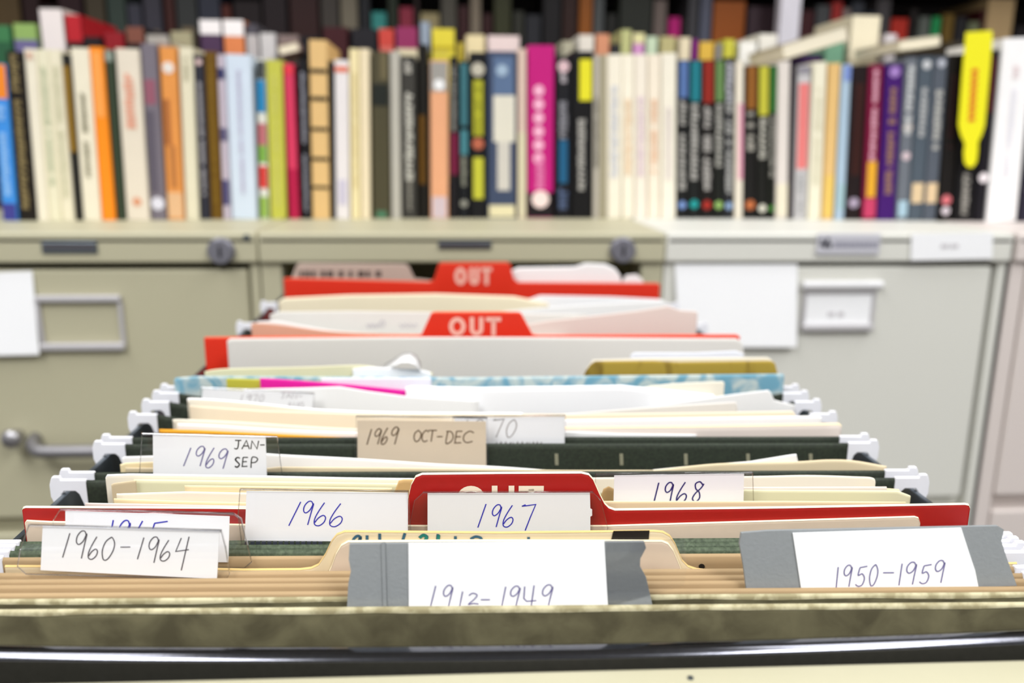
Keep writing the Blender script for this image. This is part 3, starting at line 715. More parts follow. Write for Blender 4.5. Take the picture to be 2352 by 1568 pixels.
# behind the slotted folder
sheet('orange_folder', 'orange folder edge running behind the JAN-SEP tab', 'file folder', YCc[1]+.003, [(366, 985), (450, 987), (640, 996), (820, 1005), (900, 1010)], ORANGE, .0006)
paper('buff folder with a speck and a square end, before the white hooks', .3395, [(1250, 984), (1300, 980), (1600, 977), (1926, 971), (1932, 976)], PAPER_P, .0012, edge=MANILA)
paper('white sheet under the buff folder', .3378, [(1200, 994), (1300, 990), (1420, 995), (1600, 997)], PAPER)
paper('white sheet with a soft fold sloping towards the OCT-DEC tab', .3420, [(408, 972), (500, 976), (600, 983), (700, 988), (830, 992), (1000, 996)], PAPER, .0006, curve=True)
paper('cream sheet sloping behind the soft white fold', .3460, [(404, 968), (408, 962), (550, 968), (700, 978), (830, 984), (1100, 986)], PAPER_C, curve=True)
paper('white sheet ending squarely before the slim hooks', .3490, [(900, 968), (1300, 963), (1500, 960), (1880, 954), (1887, 958)], PAPER, .0006)
paper('orange tinged cream sheet crossing the drawer', .3530, [(437, 930), (600, 942), (820, 950), (1300, 951), (1600, 946), (1818, 942), (1826, 950)], mat('warm_cream_paper', '#efe0c6', .8, .04, 30), wave=.0006)
paper('cream file folder sloping below the JAN-AUG tab', .3555, [(436, 921), (440, 914), (560, 922), (717, 938), (900, 946), (1200, 948)], PAPER_C, .0007, curve=True, edge=PAPER)
paper('grey-white sheet with a long straight slope', .3580, [(1180, 958), (1320, 948), (1500, 934), (1690, 922), (1694, 936)], PAPER_G)
# around the 1970 JAN-AUG tab
Y7 = yc(1176, 938)
paper('white sheet with a lifted rounded corner by the hooks', Y7+.004, [(1500, 930), (1690, 904), (1740, 898), (1764, 895), (1770, 900), (1778, 918), (1826, 930)], PAPER)
paper('white sheet in front of the magenta paper, dipping to one side', Y7+.006, [(560, 893), (700, 890), (780, 887), (840, 897), (930, 909), (1100, 920)], PAPER)
paper('broad bright white stack of sheets before the blue marbled folder', Y7+.0105, [(932, 889), (945, 886), (1100, 889), (1300, 886), (1430, 884), (1500, 892), (1640, 906)], PAPER_W, .0012)
paper('cream sheet with a square end before the blue marbled folder', Y7+.0126, [(1440, 895), (1500, 885), (1545, 880), (1660, 875), (1664, 880)], PAPER_C)
sheet('magenta_paper', 'bright magenta paper strip between white sheets', 'paper', Y7+.0146, [(597, 868), (640, 870), (800, 882), (935, 896)], MAGENTA, .0005)
paper('white strip behind the magenta paper', Y7+.017, [(738, 870), (742, 868), (985, 867), (991, 870)], mat('lilac_white', '#e9e7ef', .7))
sheet('yellow_green_paper', 'yellow-green paper edge beside the magenta paper', 'paper', Y7+.0195, [(520, 870), (524, 868), (640, 872), (740, 880)], YGREEN, .0005)
YBL = Y7+.026
sheet('marbled_folder', 'blue and grey marbled folder spanning the drawer', 'file folder', YBL, [(400, 872), (404, 867), (450, 863), (1100, 866), (1400, 862), (1798, 858), (1801, 862)], MARBLE, .0008, n=30)
sheet('mustard_folder', 'mustard coloured folder tab with dark marks, behind the marbled folder', 'file folder', YBL+.0096, [(1340, 862), (1346, 850), (1356, 836), (1368, 829), (1500, 828), (1560, 831), (1770, 828), (1780, 834), (1786, 858)], MUSTARD, .0007)
paper('cream folder tab just behind the mustard one', YBL+.0118, [(1345, 850), (1362, 826), (1500, 822), (1762, 820), (1772, 826), (1778, 845)], PAPER_C)
paper('white sheet curling in front of the second OUT guide', YBL+.006, [(470, 853), (520, 846), (700, 842), (830, 838), (900, 850), (985, 854), (992, 860)], PAPER_GR, curve=True)
paper('bright white sheet lying under the curled paper corner', YBL+.004, [(810, 846), (850, 842), (960, 848), (986, 853), (992, 862)], PAPER_W)
plq = Plane(YBL+.014)
cpts = [plq.hit(x, y) for x, y in ((880, 842), (905, 826), (925, 813), (942, 811), (957, 818), (966, 835), (968, 856))]
mbq = MB(); n_ = len(cpts)
for i, p in enumerate(cpts):
    t = i/(n_-1); q = p+Vector((0, -.006-.010*math.sin(t*math.pi), -.001)); mbq.v += [tuple(p), tuple(q), tuple(p+Vector((0, .0005, .0006))), tuple(q+Vector((0, -.0003, .0006)))]
for i in range(n_-1):
    a_, b_ = i*4, i*4+4; mbq.f += [(a_, a_+1, b_+1, b_), (a_+2, b_+2, b_+3, a_+3), (a_, b_, b_+2, a_+2), (a_+1, a_+3, b_+3, b_+1)]
mbq.f += [(0, 2, 3, 1), ((n_-1)*4, (n_-1)*4+1, (n_-1)*4+3, (n_-1)*4+2)]
tag(mbq.build('curled_paper', PAPER, None, True), 'small curled white paper corner before the second OUT guide', 'paper', PG)
paper('bluish white sheet end above the mustard tab', YBL+.020, [(1448, 816), (1456, 809), (1600, 809), (1690, 805), (1708, 812)], mat('bluish_white', '#e4e6ee', .7))
paper('wide grey-white sheet standing before the second OUT guide', yc(1080, 770, -.1045)-.014, [(523, 782), (530, 776), (900, 774), (1300, 775), (1690, 776), (1702, 784), (1712, 826)], PAPER_G, .0008, wave=.0008)
Y2 = yc(1080, 770, -.1045)
paper('manila sheet edge with painted red bounce, just behind the second OUT guide', Y2+.012, [(578, 750), (583, 742), (640, 745), (760, 760), (900, 766), (1200, 768)], mat('red_bounce_manila', '#d9a88c', .8, .05), curve=True)  # manila whose colour has the guide's red bounce light put in
paper('white sheet with a long dipping edge behind the second OUT guide', Y2+.020, [(590, 738), (640, 737), (700, 748), (800, 762), (1000, 768), (1300, 768)], PAPER, curve=True)
paper('pinkish white sheet rising beside the second OUT tab', Y2+.026, [(1170, 752), (1260, 736), (1370, 724), (1460, 714), (1535, 702), (1562, 712), (1596, 714), (1602, 718)], PAPER_P, curve=False)
r, pl = paper('pale sheet with faint writing behind the second OUT tab', Y2+.038, [(620, 722), (640, 716), (800, 714), (980, 716), (1350, 722)], mat('pale_grey_paper', '#e6e3dc', .8, .02))
write(pl, .0004, [('w', 842, 738, 30, 14, 0), ('O', 872, 736, 12, 14, 0), ('w', 918, 738, 40, 14, 0)], 3, INK_FAINT, None).parent = r
paper('white sheet end between the far OUT guides on the lock side', Y2+.090, [(1100, 722), (1200, 710), (1330, 700), (1480, 692), (1526, 690), (1530, 696)], PAPER)
paper('broad cream sheets below the farthest OUT guide', Y2+.125, [(640, 692), (652, 684), (800, 677), (1000, 674), (1180, 680), (1260, 696)], mat('butter_paper', '#f0e4c6', .8, .03, 30), .0010)
paper('bright white sheet below the farthest OUT guide on the lock side', Y2+.140, [(1205, 690), (1240, 678), (1400, 681), (1518, 687), (1524, 692)], PAPER_W)
Y3 = yc(1080, 648, -.1075)
r, pl = sheet('taupe_folder', 'taupe folder tab with dark lettering in the shade under the top rail', 'file folder', Y3+.022, [(662, 648), (668, 642), (682, 607), (690, 604), (930, 606), (938, 610), (952, 640), (1010, 646)], TANTAB, .0007, edge=TANTAB)
mbt = MB(); x = 688
while x < 880:
    w_ = random.uniform(7, 16); mbt.extrude([pl.hit(a, b, .0006)-r.location for a, b in ((x, 622), (x+w_, 622), (x+w_, 636), (x, 636))], -pl.nn*.0001); x += w_+random.choice((4, 4, 12))
mbt.build('lettering', mat('brown_print', '#4b3d36', .7), r)
paper('white sheets with a humped top in the shade under the rail', Y3+.010, [(1150, 640), (1172, 622), (1190, 614), (1320, 612), (1345, 604), (1390, 606), (1412, 616), (1424, 632), (1428, 648)], PAPER, .0010)
paper('small white sheet corner beside the humped sheets, in the shade', Y3+.015, [(1428, 648), (1438, 632), (1462, 630), (1474, 640), (1478, 650)], PAPER)

# ------------------------------------------------------------------ books on the cabinets
PAGES = mat('page_block', '#e8dfc8', 0.9, 0.08, 400, 0, stretch=(8, 1, .2))
def cover_mat(col):
    return mat('cover_'+col.lstrip('#'), col, 0.5, 0.05, 60, spec=0.22)
def book(label, xt0, xt1, xb0, xb1, ytop, ybot, col, decs=(), Y=None, zbase=None, depth=0.108, group=None, name='paperback', cat='book', pages=PAGES, wrap=None):
    zb = ZT if zbase is None else zbase
    xm = (xb0+xb1)/2
    Yf = atZ(xm, ybot, zb-CZ).y if Y is None else Y
    t = (Yf)/ray(xm, ybot).y                      # depth along the axis
    B = atY(xm, ybot, Yf); T = atY((xt0+xt1)/2, ytop, Yf)
    w = max(.004, (atY(xb1, ybot, Yf)-atY(xb0, ybot, Yf)).x*.94); h = T.z-zb
    lean = math.atan2(T.x-B.x, h); lean = max(-.12, min(.12, lean))
    r = empty(name, (B.x, Yf, zb + (w/2*abs(math.sin(lean))))); r.rotation_euler = (0, lean, 0)
    tag(r, label, cat, group)
    m = cover_mat(col); c = .0006
    bm = MB(); q = .35*w if w > .012 else .3*w
    prof = [(-w/2, depth), (-w/2, .0012), (-w/2+min(.0015, q), 0), (w/2-min(.0015, q), 0), (w/2, .0012), (w/2, depth), (w/2-c, depth), (w/2-c, .0022), (-w/2+c, .0022), (-w/2+c, depth)]
    n = len(prof)
    v = [(a, b, 0) for a, b in prof]+[(a, b, h) for a, b in prof]
    f = [(i, (i+1) % n, (i+1) % n+n, i+n) for i in range(n)]
    f += [(0, 9, 8, 1), (1, 8, 7, 4), (4, 7, 6, 5), (1, 4, 3, 2)]; f += [(n+1, n+8, n+9, n), (n+4, n+7, n+8, n+1), (n+5, n+6, n+7, n+4), (n+2, n+3, n+4, n+1)]
    bm.add(v, f); bm.build('cover', m, r)
    MB().box(-w/2+c*1.1, w/2-c*1.1, .0023, depth-.002, .001, h-.0015).build('page_block', pages, r)
    def zz_(y): return h*(ybot-y)/(ybot-ytop)
    for d in decs:
        k = d[0]
        if k == 'band':
            _, a, b, cc = d[:4]; x0, x1 = (d[4], d[5]) if len(d) > 5 else (.04, .96)
            MB().box(-w/2+w*x0, -w/2+w*x1, -.0003, .0003, max(.0005, zz_(b)), min(h-.0003, zz_(a))).build('spine_panel', cover_mat(cc), r)
        elif k == 'text':
            _, a, b, cc, wd = d[:5]; mb = MB(); zt, zl = zz_(a), zz_(b); z = zt; sz = w*wd
            while z > zl:
                g = random.uniform(.45, .75)*sz; x0 = -sz/2+random.uniform(0, .15)*sz; x1 = sz/2-random.uniform(0, .2)*sz
                if random.random() > .07:
                    mb.box(x0, x1, -.0007, -.0001, z-g, z-g*.52)
                    if random.random() > .3: mb.box(x0, x1, -.0007, -.0001, z-g*.36, z)
                    mb.box(x0, x0+.4*sz, -.00068, -.0001, z-g, z)
                z -= g*1.2
            if mb.v: mb.build('title', cover_mat(cc), r)
        elif k == 'dot':
            _, y, cc, rad = d; z = zz_(y); R_ = min(w*rad, w*.49)
            MB().extrude([(R_*math.cos(i*math.pi/8), -.0005, z+R_*math.sin(i*math.pi/8)) for i in range(16)], (0, .0008, 0)).build('emblem_or_glint', cover_mat(cc), r)  # printed emblem; on the two plastic-wrapped spines also a painted glint
        elif k == 'balls':
            _, y0_, n_b, dy, cc, rad = d; mb = MB(); R_ = w*rad
            for j in range(n_b):
                z = zz_(y0_+dy*j); mb.extrude([(-w*.08+R_*math.cos(i*math.pi/6), -.0005, z+R_*1.05*math.sin(i*math.pi/6)) for i in range(12)], (0, .0008, 0))
            mb.build('title', cover_mat(cc), r)
    if wrap:
        MB().box(-w/2-.0006, w/2+.0006, -.0016, depth*.9, 0.0005, h+wrap).build('plastic_wrap', CLEAR_WRAP, r)
    return r
GP = 'paperbacks in a row on the filing cabinets'
BL = [
 # label, xt0, xt1, xb0, xb1, ytop, ybot, colour, decorations
 ('blue paperback with an orange upper spine at the very end of the row', -24, 14, 6, 41, 146, 508, '#3f8fe0', [('band', 148, 224, '#f08a2a'), ('text', 240, 440, '#8fc0f2', .5), ('band', 466, 506, '#40408c')]),
 ('black paperback with dull gold lettering next to the blue one', 15, 48, 44, 83, 118, 508, '#1d1712', [('text', 125, 480, '#85754f', .5)]),
 ('cream paperback nearest the black one with gold lettering', 52, 82, 86, 113, 112, 508, '#ece4cf', [('text', 120, 140, '#d8a890', .5)]),
 ('cream paperback with a faint green title, middle of three alike', 82, 110, 113, 142, 113, 508, '#e6e0c4', [('text', 150, 420, '#c3c8a8', .4)]),
 ('cream paperback beside the black and gold spine', 110, 137, 142, 172, 114, 508, '#e8e0c6', [('text', 150, 450, '#d2cfae', .4)]),
 ('slim paperback, gold above and black below', 138, 160, 174, 190, 124, 508, '#23221f', [('band', 150, 345, '#8b6a24')]),
 ('cream paperback with a small black title beside the orange one', 161, 203, 191, 233, 110, 508, '#ebe3cc', [('text', 210, 300, '#8d886f', .3), ('text', 320, 400, '#8d886f', .3)]),
 ('vivid orange paperback beside the slim dark green one', 203, 235, 234, 266, 108, 508, '#f98f1d', [('band', 118, 265, '#f7a14e', .15, .85)]),
 ('slim dark green paperback beside the orange one', 239, 258, 269, 288, 114, 508, '#34402f', [('band', 116, 140, '#8d978b')]),
 ('wide off-white paperback with reddish lettering', 260, 322, 290, 345, 112, 508, '#e3d8c6', [('text', 150, 290, '#e3a58c', .45), ('dot', 462, '#d99a78', .2)]),
 ('grey-violet paperback with a maroon patch', 323, 357, 347, 383, 100, 508, '#77707a', [('band', 180, 236, '#94596a', .1, .8), ('band', 250, 440, '#5e5864', .1, .6), ('dot', 466, '#dcdbe6', .45)]),
 ('orange and brown paperback in shiny plastic wrap', 360, 408, 385, 424, 108, 508, '#f0a050', [('band', 225, 330, '#b06a35', .1, .45), ('band', 330, 430, '#c78142', .3, .7), ('dot', 154, '#f4ece4', .35), ('band', 440, 500, '#eec293')], .006),  # the pale dot is a glint on the wrap, painted as a disc
 ('narrow pale cream paperback beside the plastic-wrapped one', 411, 440, 426, 458, 108, 508, '#e2dbc0', [('text', 130, 180, '#b9b396', .3)]),
 ('black paperback with small grey lettering beside the golden brown one', 442, 469, 461, 484, 125, 508, '#2b2b36', [('dot', 142, '#e8c8c4', .3), ('text', 185, 440, '#9d9a9d', .45)]),
 ('golden brown paperback beside the lilac and navy one', 470, 494, 485, 512, 118, 507, '#6b4d10', [('text', 150, 470, '#82621c', .5)]),
 ('slim lilac and navy paperback', 496, 516, 513, 530, 125, 507, '#c3b7c4', [('band', 155, 180, '#2f3360'), ('band', 290, 320, '#575273'), ('band', 410, 470, '#4b4770')]),
 ('wide pale blue paperback', 517, 575, 531, 592, 125, 507, '#d0dcea', [('text', 160, 440, '#c2bdd4', .15)]),
 ('slim many-coloured paperback beside the pale blue one', 586, 610, 597, 618, 135, 506, '#dcdcd2', [('band', 140, 180, '#3c4040'), ('band', 182, 255, '#2380b4'), ('band', 280, 330, '#b86a70'), ('band', 330, 370, '#79a847'), ('band', 378, 430, '#cf3d38'), ('band', 450, 500, '#8fb04f')]),
 ('lime green paperback beside the crimson pink one', 611, 647, 621, 659, 138, 506, '#c2c24e', [('text', 170, 470, '#d2d06c', .3)]),
 ('crimson pink paperback beside the lime green one', 649, 676, 665, 688, 146, 505, '#d43a5e', [('band', 385, 502, '#b31845'), ('band', 150, 170, '#e23a4b')]),
 ('black paperback with a grey title beside the barred tan one', 680, 708, 694, 716, 136, 505, '#141318', [('text', 165, 325, '#8b8a94', .5), ('text', 350, 480, '#83838d', .5)]),
 ('tan paperback with evenly spaced black bars', 709, 751, 717, 759, 92, 505, '#e0ba7e', [('band', 156, 166, '#2b2418'), ('band', 218, 228, '#2b2418'), ('band', 288, 297, '#2b2418'), ('band', 357, 366, '#2b2418'), ('band', 424, 432, '#2b2418')]),
 ('slim black paperback beside the barred tan one', 752, 766, 760, 769, 140, 505, '#1a1718', []),
 ('white paperback with a red mark at its head', 768, 800, 771, 804, 138, 504, '#e6e0e0', [('band', 152, 165, '#e2785e'), ('band', 410, 470, '#c9c3d4', .2, .8)]),
 ('pale yellow paperback beside the white one', 802, 824, 806, 828, 112, 504, '#eedfae', [('text', 160, 430, '#dcc98e', .3)]),
 ('cream paperback between pale yellow and dark olive ones', 825, 849, 829, 852, 112, 504, '#ecdcba', []),
 ('dark olive brown paperback with a black upper panel', 852, 893, 856, 897, 118, 504, '#4b4632', [('band', 190, 240, '#20241f'), ('band', 484, 500, '#4a7a5c', .2, .8), ('band', 122, 180, '#6a6146', .5, .9)]),
 ('light grey paperback beside the dark olive one', 895, 918, 899, 922, 118, 503, '#b9b5aa', []),
 ('charcoal paperback with white lettering', 920, 956, 925, 959, 128, 503, '#3c3a36', [('text', 140, 165, '#b8b4aa', .5), ('text', 210, 400, '#c4c1b6', .55), ('text', 410, 480, '#8e8a80', .3)]),
 ('black and amber paperback', 958, 984, 962, 985, 102, 502, '#15120d', [('band', 260, 420, '#5c3d06', .1, .7)]),
 ('peach paperback in shiny plastic wrap', 986, 1031, 988, 1031, 138, 502, '#f4b488', [('band', 142, 208, '#a8a49e'), ('dot', 193, '#ffffff', .3), ('band', 450, 500, '#dccad0', .1, .9)], .010),  # the white dot paints the light caught by the plastic wrap
 ('black paperback with a maroon lower spine', 1032, 1053, 1033, 1053, 130, 501, '#19161a', [('text', 150, 295, '#8f8e88', .5), ('band', 302, 398, '#6d1638')]),
 ('black and teal paperback', 1054, 1076, 1055, 1077, 140, 501, '#16181c', [('band', 145, 285, '#3c6f78', .15, .9), ('band', 295, 352, '#45808a', .15, .9), ('text', 355, 420, '#8b8b7d', .6), ('dot', 466, '#8f8e84', .4)]),
 ('black paperback with a bright lime title', 1078, 1117, 1079, 1118, 120, 501, '#131316', [('dot', 158, '#bfb9a8', .4), ('band', 182, 308, '#b5b430', .22, .8), ('text', 190, 300, '#8f8f24', .3), ('dot', 326, '#b5644a', .36), ('band', 358, 455, '#c0bf3a', .2, .82)]),
 ('wide slate blue paperback with a cream title panel', 1119, 1187, 1119, 1187, 118, 500, '#3f4a63', [('band', 130, 215, '#5a6f90', .2, .9), ('dot', 160, '#9fb4c9', .2), ('band', 216, 322, '#ddd8c8', .2, .95), ('band', 322, 435, '#cdc8be', .34, .78), ('band', 470, 498, '#e3d9b0')]),
 ('slim pinkish cream paperback between slate blue and magenta', 1189, 1209, 1189, 1209, 112, 500, '#d9bfb0', [('band', 300, 498, '#d6cdae')]),
 ('wide bright magenta hardback with pink letters', 1211, 1275, 1210, 1272, 104, 500, '#c01a78', [('balls', 205, 6, 31, '#f2b3cd', .2), ('text', 360, 420, '#e07aac', .35), ('band', 440, 499, '#1b1418', .0, 1.), ('dot', 456, '#f6ded8', .34)]),
 ('black paperback with a sea blue lower title', 1278, 1311, 1276, 1310, 130, 500, '#16161b', [('dot', 152, '#d9b8bd', .4), ('text', 165, 185, '#b5adb2', .5), ('text', 230, 305, '#84838a', .6), ('band', 318, 418, '#1d5a80', .2, .8), ('text', 430, 470, '#4c5a78', .7)]),
 ('black paperback with a yellow head and white title', 1313, 1361, 1311, 1359, 118, 500, '#0f0e10', [('band', 136, 228, '#e2da2a', .38, .98), ('text', 270, 432, '#a9a6a0', .4)]),
 ('thin grey paperback beside the yellow-headed black one', 1363, 1378, 1362, 1376, 126, 499, '#bcb5a8', [('text', 220, 380, '#77746a', .5)]),
 ('thin drab paperback before the cream set', 1379, 1394, 1377, 1393, 126, 499, '#a79f86', []),
 ('cream paperback of a set, with a faint bluish title', 1395, 1428, 1394, 1428, 125, 499, '#efe7d4', [('text', 195, 400, '#cfd0d4', .55)]),
 ('cream paperback of a set, with a faint orange title', 1429, 1456, 1429, 1457, 125, 499, '#f2ead6', [('text', 225, 395, '#ecd0ae', .55)]),
 ('cream paperback of a set, with a faint violet title', 1457, 1487, 1458, 1487, 125, 499, '#eee4d4', [('text', 220, 395, '#dcc6d0', .5)]),
 ('cream paperback of a set, with a salmon title', 1488, 1518, 1488, 1517, 125, 499, '#efe3cf', [('text', 215, 390, '#e6bd9c', .5)]),
 ('plain ivory paperback at the end of the cream set', 1519, 1555, 1518, 1553, 122, 499, '#ede6d4', [('text', 240, 400, '#e0d5cf', .4)]),
 ('black paperback of a series with a blue head', 1557, 1582, 1554, 1579, 138, 499, '#151515', [('band', 140, 222, '#5470a4', .15, .95), ('text', 228, 425, '#a9a6a0', .62), ('dot', 470, '#7793c8', .36)]),
 ('black paperback of a series with a teal head', 1583, 1611, 1580, 1608, 138, 499, '#141615', [('band', 140, 230, '#1a7480', .15, .95), ('text', 236, 412, '#b0ada7', .6), ('dot', 468, '#1d9694', .36)]),
 ('black paperback of a series with a brick red head', 1612, 1641, 1609, 1638, 138, 499, '#15110f', [('band', 140, 234, '#8c2418', .15, .95), ('text', 242, 436, '#a9a5a0', .62), ('dot', 470, '#a32a20', .36)]),
 ('black paperback of a series with a green head', 1642, 1664, 1639, 1662, 138, 499, '#161813', [('band', 140, 230, '#62824c', .1, .95), ('text', 236, 372, '#a5a39b', .68), ('dot', 470, '#92b565', .4)]),
 ('black and grey paperback of a series beside the green headed one', 1665, 1687, 1663, 1685, 132, 499, '#26262a', [('text', 142, 228, '#b4b4ba', .75), ('text', 232, 442, '#a9a8a4', .7), ('dot', 472, '#8fa9cc', .38)]),
 ('narrow cream paperback with a pink stripe between two black series', 1689, 1710, 1687, 1706, 140, 499, '#e9dfcc', [('band', 235, 410, '#d99aac', .4, .95)]),
 ('black paperback of a short series with a brown head', 1712, 1741, 1708, 1737, 150, 499, '#151311', [('band', 152, 248, '#8a5720', .15, .9), ('text', 255, 335, '#a19c92', .65), ('dot', 470, '#b8683c', .4)]),
 ('black paperback of a short series with a lemon head', 1742, 1767, 1738, 1763, 150, 499, '#151511', [('band', 152, 262, '#bdb83a', .1, .95), ('text', 268, 358, '#aeaba0', .7), ('dot', 478, '#d9d5c4', .36)]),
 ('black paperback of a short series with a leaf green head', 1768, 1786, 1764, 1780, 150, 499, '#14160f', [('band', 152, 255, '#2f6a2a', .1, .95), ('text', 262, 410, '#96938a', .7), ('dot', 478, '#4d8a38', .4)]),
 ('off-white paperback beside the leaf green headed one', 1788, 1816, 1781, 1809, 140, 501, '#dcd3cb', [('band', 420, 498, '#e5dcc4')]),
 ('thin black paperback beside the off-white one', 1817, 1832, 1810, 1822, 150, 501, '#3a3538', []),
 ('grey paperback with a coral red middle', 1834, 1863, 1823, 1853, 150, 501, '#c3c0c0', [('band', 190, 385, '#e07b78', .1, .9), ('text', 395, 490, '#a5a5a5', .5), ('band', 152, 170, '#8c8890')]),
 ('broad cream paperback beside the coral one', 1865, 1905, 1855, 1886, 142, 502, '#e9e3cb', [('text', 200, 420, '#dcd6ba', .4)]),
 ('straw yellow paperback beside the light blue one', 1907, 1931, 1888, 1914, 145, 502, '#dfb877', [('band', 400, 498, '#e3bf62', .1, .9)]),
 ('slim light blue paperback with a dark blue head', 1934, 1958, 1917, 1939, 148, 503, '#a8bed0', [('band', 150, 185, '#7a8fc8', .2, .95), ('band', 420, 480, '#9cbac0', .2, .9)]),
 ('very dark brown paperback beside the light blue one', 1962, 1994, 1941, 1976, 150, 503, '#1b0f10', [('band', 190, 400, '#33140f', .2, .8), ('dot', 465, '#a89aae', .34)]),
 ('maroon paperback with a pink title and a golden block', 1997, 2031, 1980, 2012, 148, 503, '#7a1038', [('text', 160, 360, '#dba3b4', .42), ('band', 368, 452, '#e0a52c', .2, .85), ('band', 455, 500, '#c23e63', .05, .95)]),
 ('deep purple paperback with tan lettering', 2035, 2077, 2015, 2056, 148, 504, '#401268', [('dot', 165, '#a27fc0', .3), ('text', 200, 445, '#96705f', .42)]),
 ('grey paperback with white lettering and a pink dot, by the purple one', 2079, 2112, 2058, 2085, 132, 504, '#6b7078', [('text', 150, 300, '#c6c8c8', .6), ('dot', 290, '#d8c3b4', .36), ('dot', 355, '#d3bfc4', .36), ('band', 460, 498, '#a6c2d0', .1, .9)]),
 ('grey paperback with a tan lower panel, middle of the grey trio', 2113, 2147, 2086, 2119, 130, 505, '#4f5963', [('text', 200, 310, '#b3b4b4', .5), ('band', 418, 465, '#dcc29a', .1, .9), ('dot', 148, '#c9cacc', .3)]),
 ('grey paperback with a long pale title next to the black ones', 2148, 2180, 2120, 2150, 130, 505, '#565c66', [('text', 190, 335, '#b9b8b2', .55), ('band', 418, 465, '#e0c49c', .1, .9), ('dot', 145, '#b9bcc6', .3)]),
 ('black paperback with a small red and white emblem at its foot', 2183, 2212, 2154, 2186, 125, 506, '#15110f', [('text', 170, 330, '#2f1a1a', .5), ('dot', 458, '#d8747a', .36), ('dot', 484, '#dcd0d6', .3)]),
 ('black paperback behind the yellow bookmark', 2214, 2270, 2190, 2236, 122, 506, '#121012', [('text', 395, 490, '#9b978f', .4)]),
 ('black paperback with a dark red head beside the white one', 2272, 2300, 2238, 2262, 115, 507, '#17141a', [('text', 130, 250, '#5c1c1e', .6), ('dot', 405, '#efe6e8', .48)]),
 ('tall white book at the far end of the row', 2306, 2376, 2264, 2336, 88, 514, '#f6f4f3', [('text', 150, 170, '#e6d4d4', .2), ('text', 200, 400, '#eceaf0', .2)]),
 ('dark book just past the tall white one', 2382, 2412, 2340, 2370, 150, 514, '#2a2634', [('text', 200, 440, '#b9a6b0', .4)]),
]
def base_y(x):
    ks = [(-60, 508), (600, 503), (1176, 501), (1700, 502), (2279, 509), (2400, 510)]
    for (a, p), (b, q) in zip(ks, ks[1:]):
        if x <= b: return p+(q-p)*(x-a)/(b-a)
    return 510
for e in BL:
    lab, xt0, xt1, xb0, xb1, yt, yb, col, decs = e[:9]
    yb = base_y((xb0+xb1)/2)
    book(lab, xt0, xt1, xb0, xb1, yt, yb, col, decs, group=GP, wrap=e[9] if len(e) > 9 else None)

# yellow bookmark hanging before a black paperback
Yb = min(atZ(x_, base_y(x_), ZT-CZ).y for x_ in (2172, 2215, 2250))-.007
bm_pts = [(2219, 74), (2279, 70), (2280, 90), (2275, 150), (2262, 288), (2255, 310), (2247, 325), (2246, 350), (2243, 372), (2234, 384), (2224, 384), (2216, 374), (2214, 350), (2217, 330), (2208, 312), (2202, 288), (2210, 180)]
bk = MB().extrude([atY(x, y, Yb) for x, y in bm_pts], (0, .0012, 0)).build('bookmark', mat('yellow_plastic', '#efe713', .45, .02))
tag(bk, 'bright yellow bookmark with red lettering hanging before a black paperback', 'bookmark')
mbk = MB(); y = 158
while y < 275:
    g = random.uniform(9, 13); xo = 2240-(y-158)*.07
    mbk.extrude([atY(a, b, Yb-.0004) for a, b in ((xo-7, y), (xo+7, y), (xo+6, y+g), (xo-8, y+g))], (0, .0003, 0)); y += g+5
mbk.build('lettering', mat('red_print', '#d8421c', .5), bk)
MB().extrude([atY(x, y, Yb+.0012) for x, y in ((2226, 78), (2272, 75), (2270, 200), (2228, 200))], (0, .0035, 0)).build('clip', mat('yellow_plastic_back', '#cfc716', .5), bk)

# second row, standing on a low riser behind the front paperbacks
G2 = 'books behind the front row'
Y2R = 1.085
RIS = CZ-0.045
rs = MB().bbox(-.55, .93, Y2R-.012, Y2R+.16, ZT, RIS, .002).build('riser_board', mat('dark_wood', '#3a2a20', .6, .1, 30, stretch=(.2, 1, 1)))
tag(rs, 'dark wooden riser board under the second row of books', 'board')
def book2(label, x0, x1, yt, col, decs=(), dx=0, dep=.11):
    yb = 500; w = (x1-x0)
    # bottom x follows the vertical line of the room
    T = atY((x0+x1)/2, yt, Y2R); half = (atY(x1, yt, Y2R).x-atY(x0, yt, Y2R).x)/2*.96; h = T.z-RIS
    r = empty('book', (T.x, Y2R, RIS)); tag(r, label, 'book', G2)
    c = .0007
    MB().box(-half, half, 0, c, 0, h).box(-half, -half+c, 0, dep, 0, h).box(half-c, half, 0, dep, 0, h).build('cover', cover_mat(col), r)
    MB().box(-half+c*1.1, half-c*1.1, c*1.2, dep-.002, .001, h-.002).build('page_block', PAGES, r)
    for d in decs:
        MB().box(-half*.96, half*.96, -.0004, .0002, h-.10*d[1] if len(d) > 3 else h-d[1], h-d[0]).build('spine_panel', cover_mat(d[2]), r)
    r.rotation_euler = (0, dx, 0)
    if dx: r.location.z += half*abs(math.sin(dx))
    return r
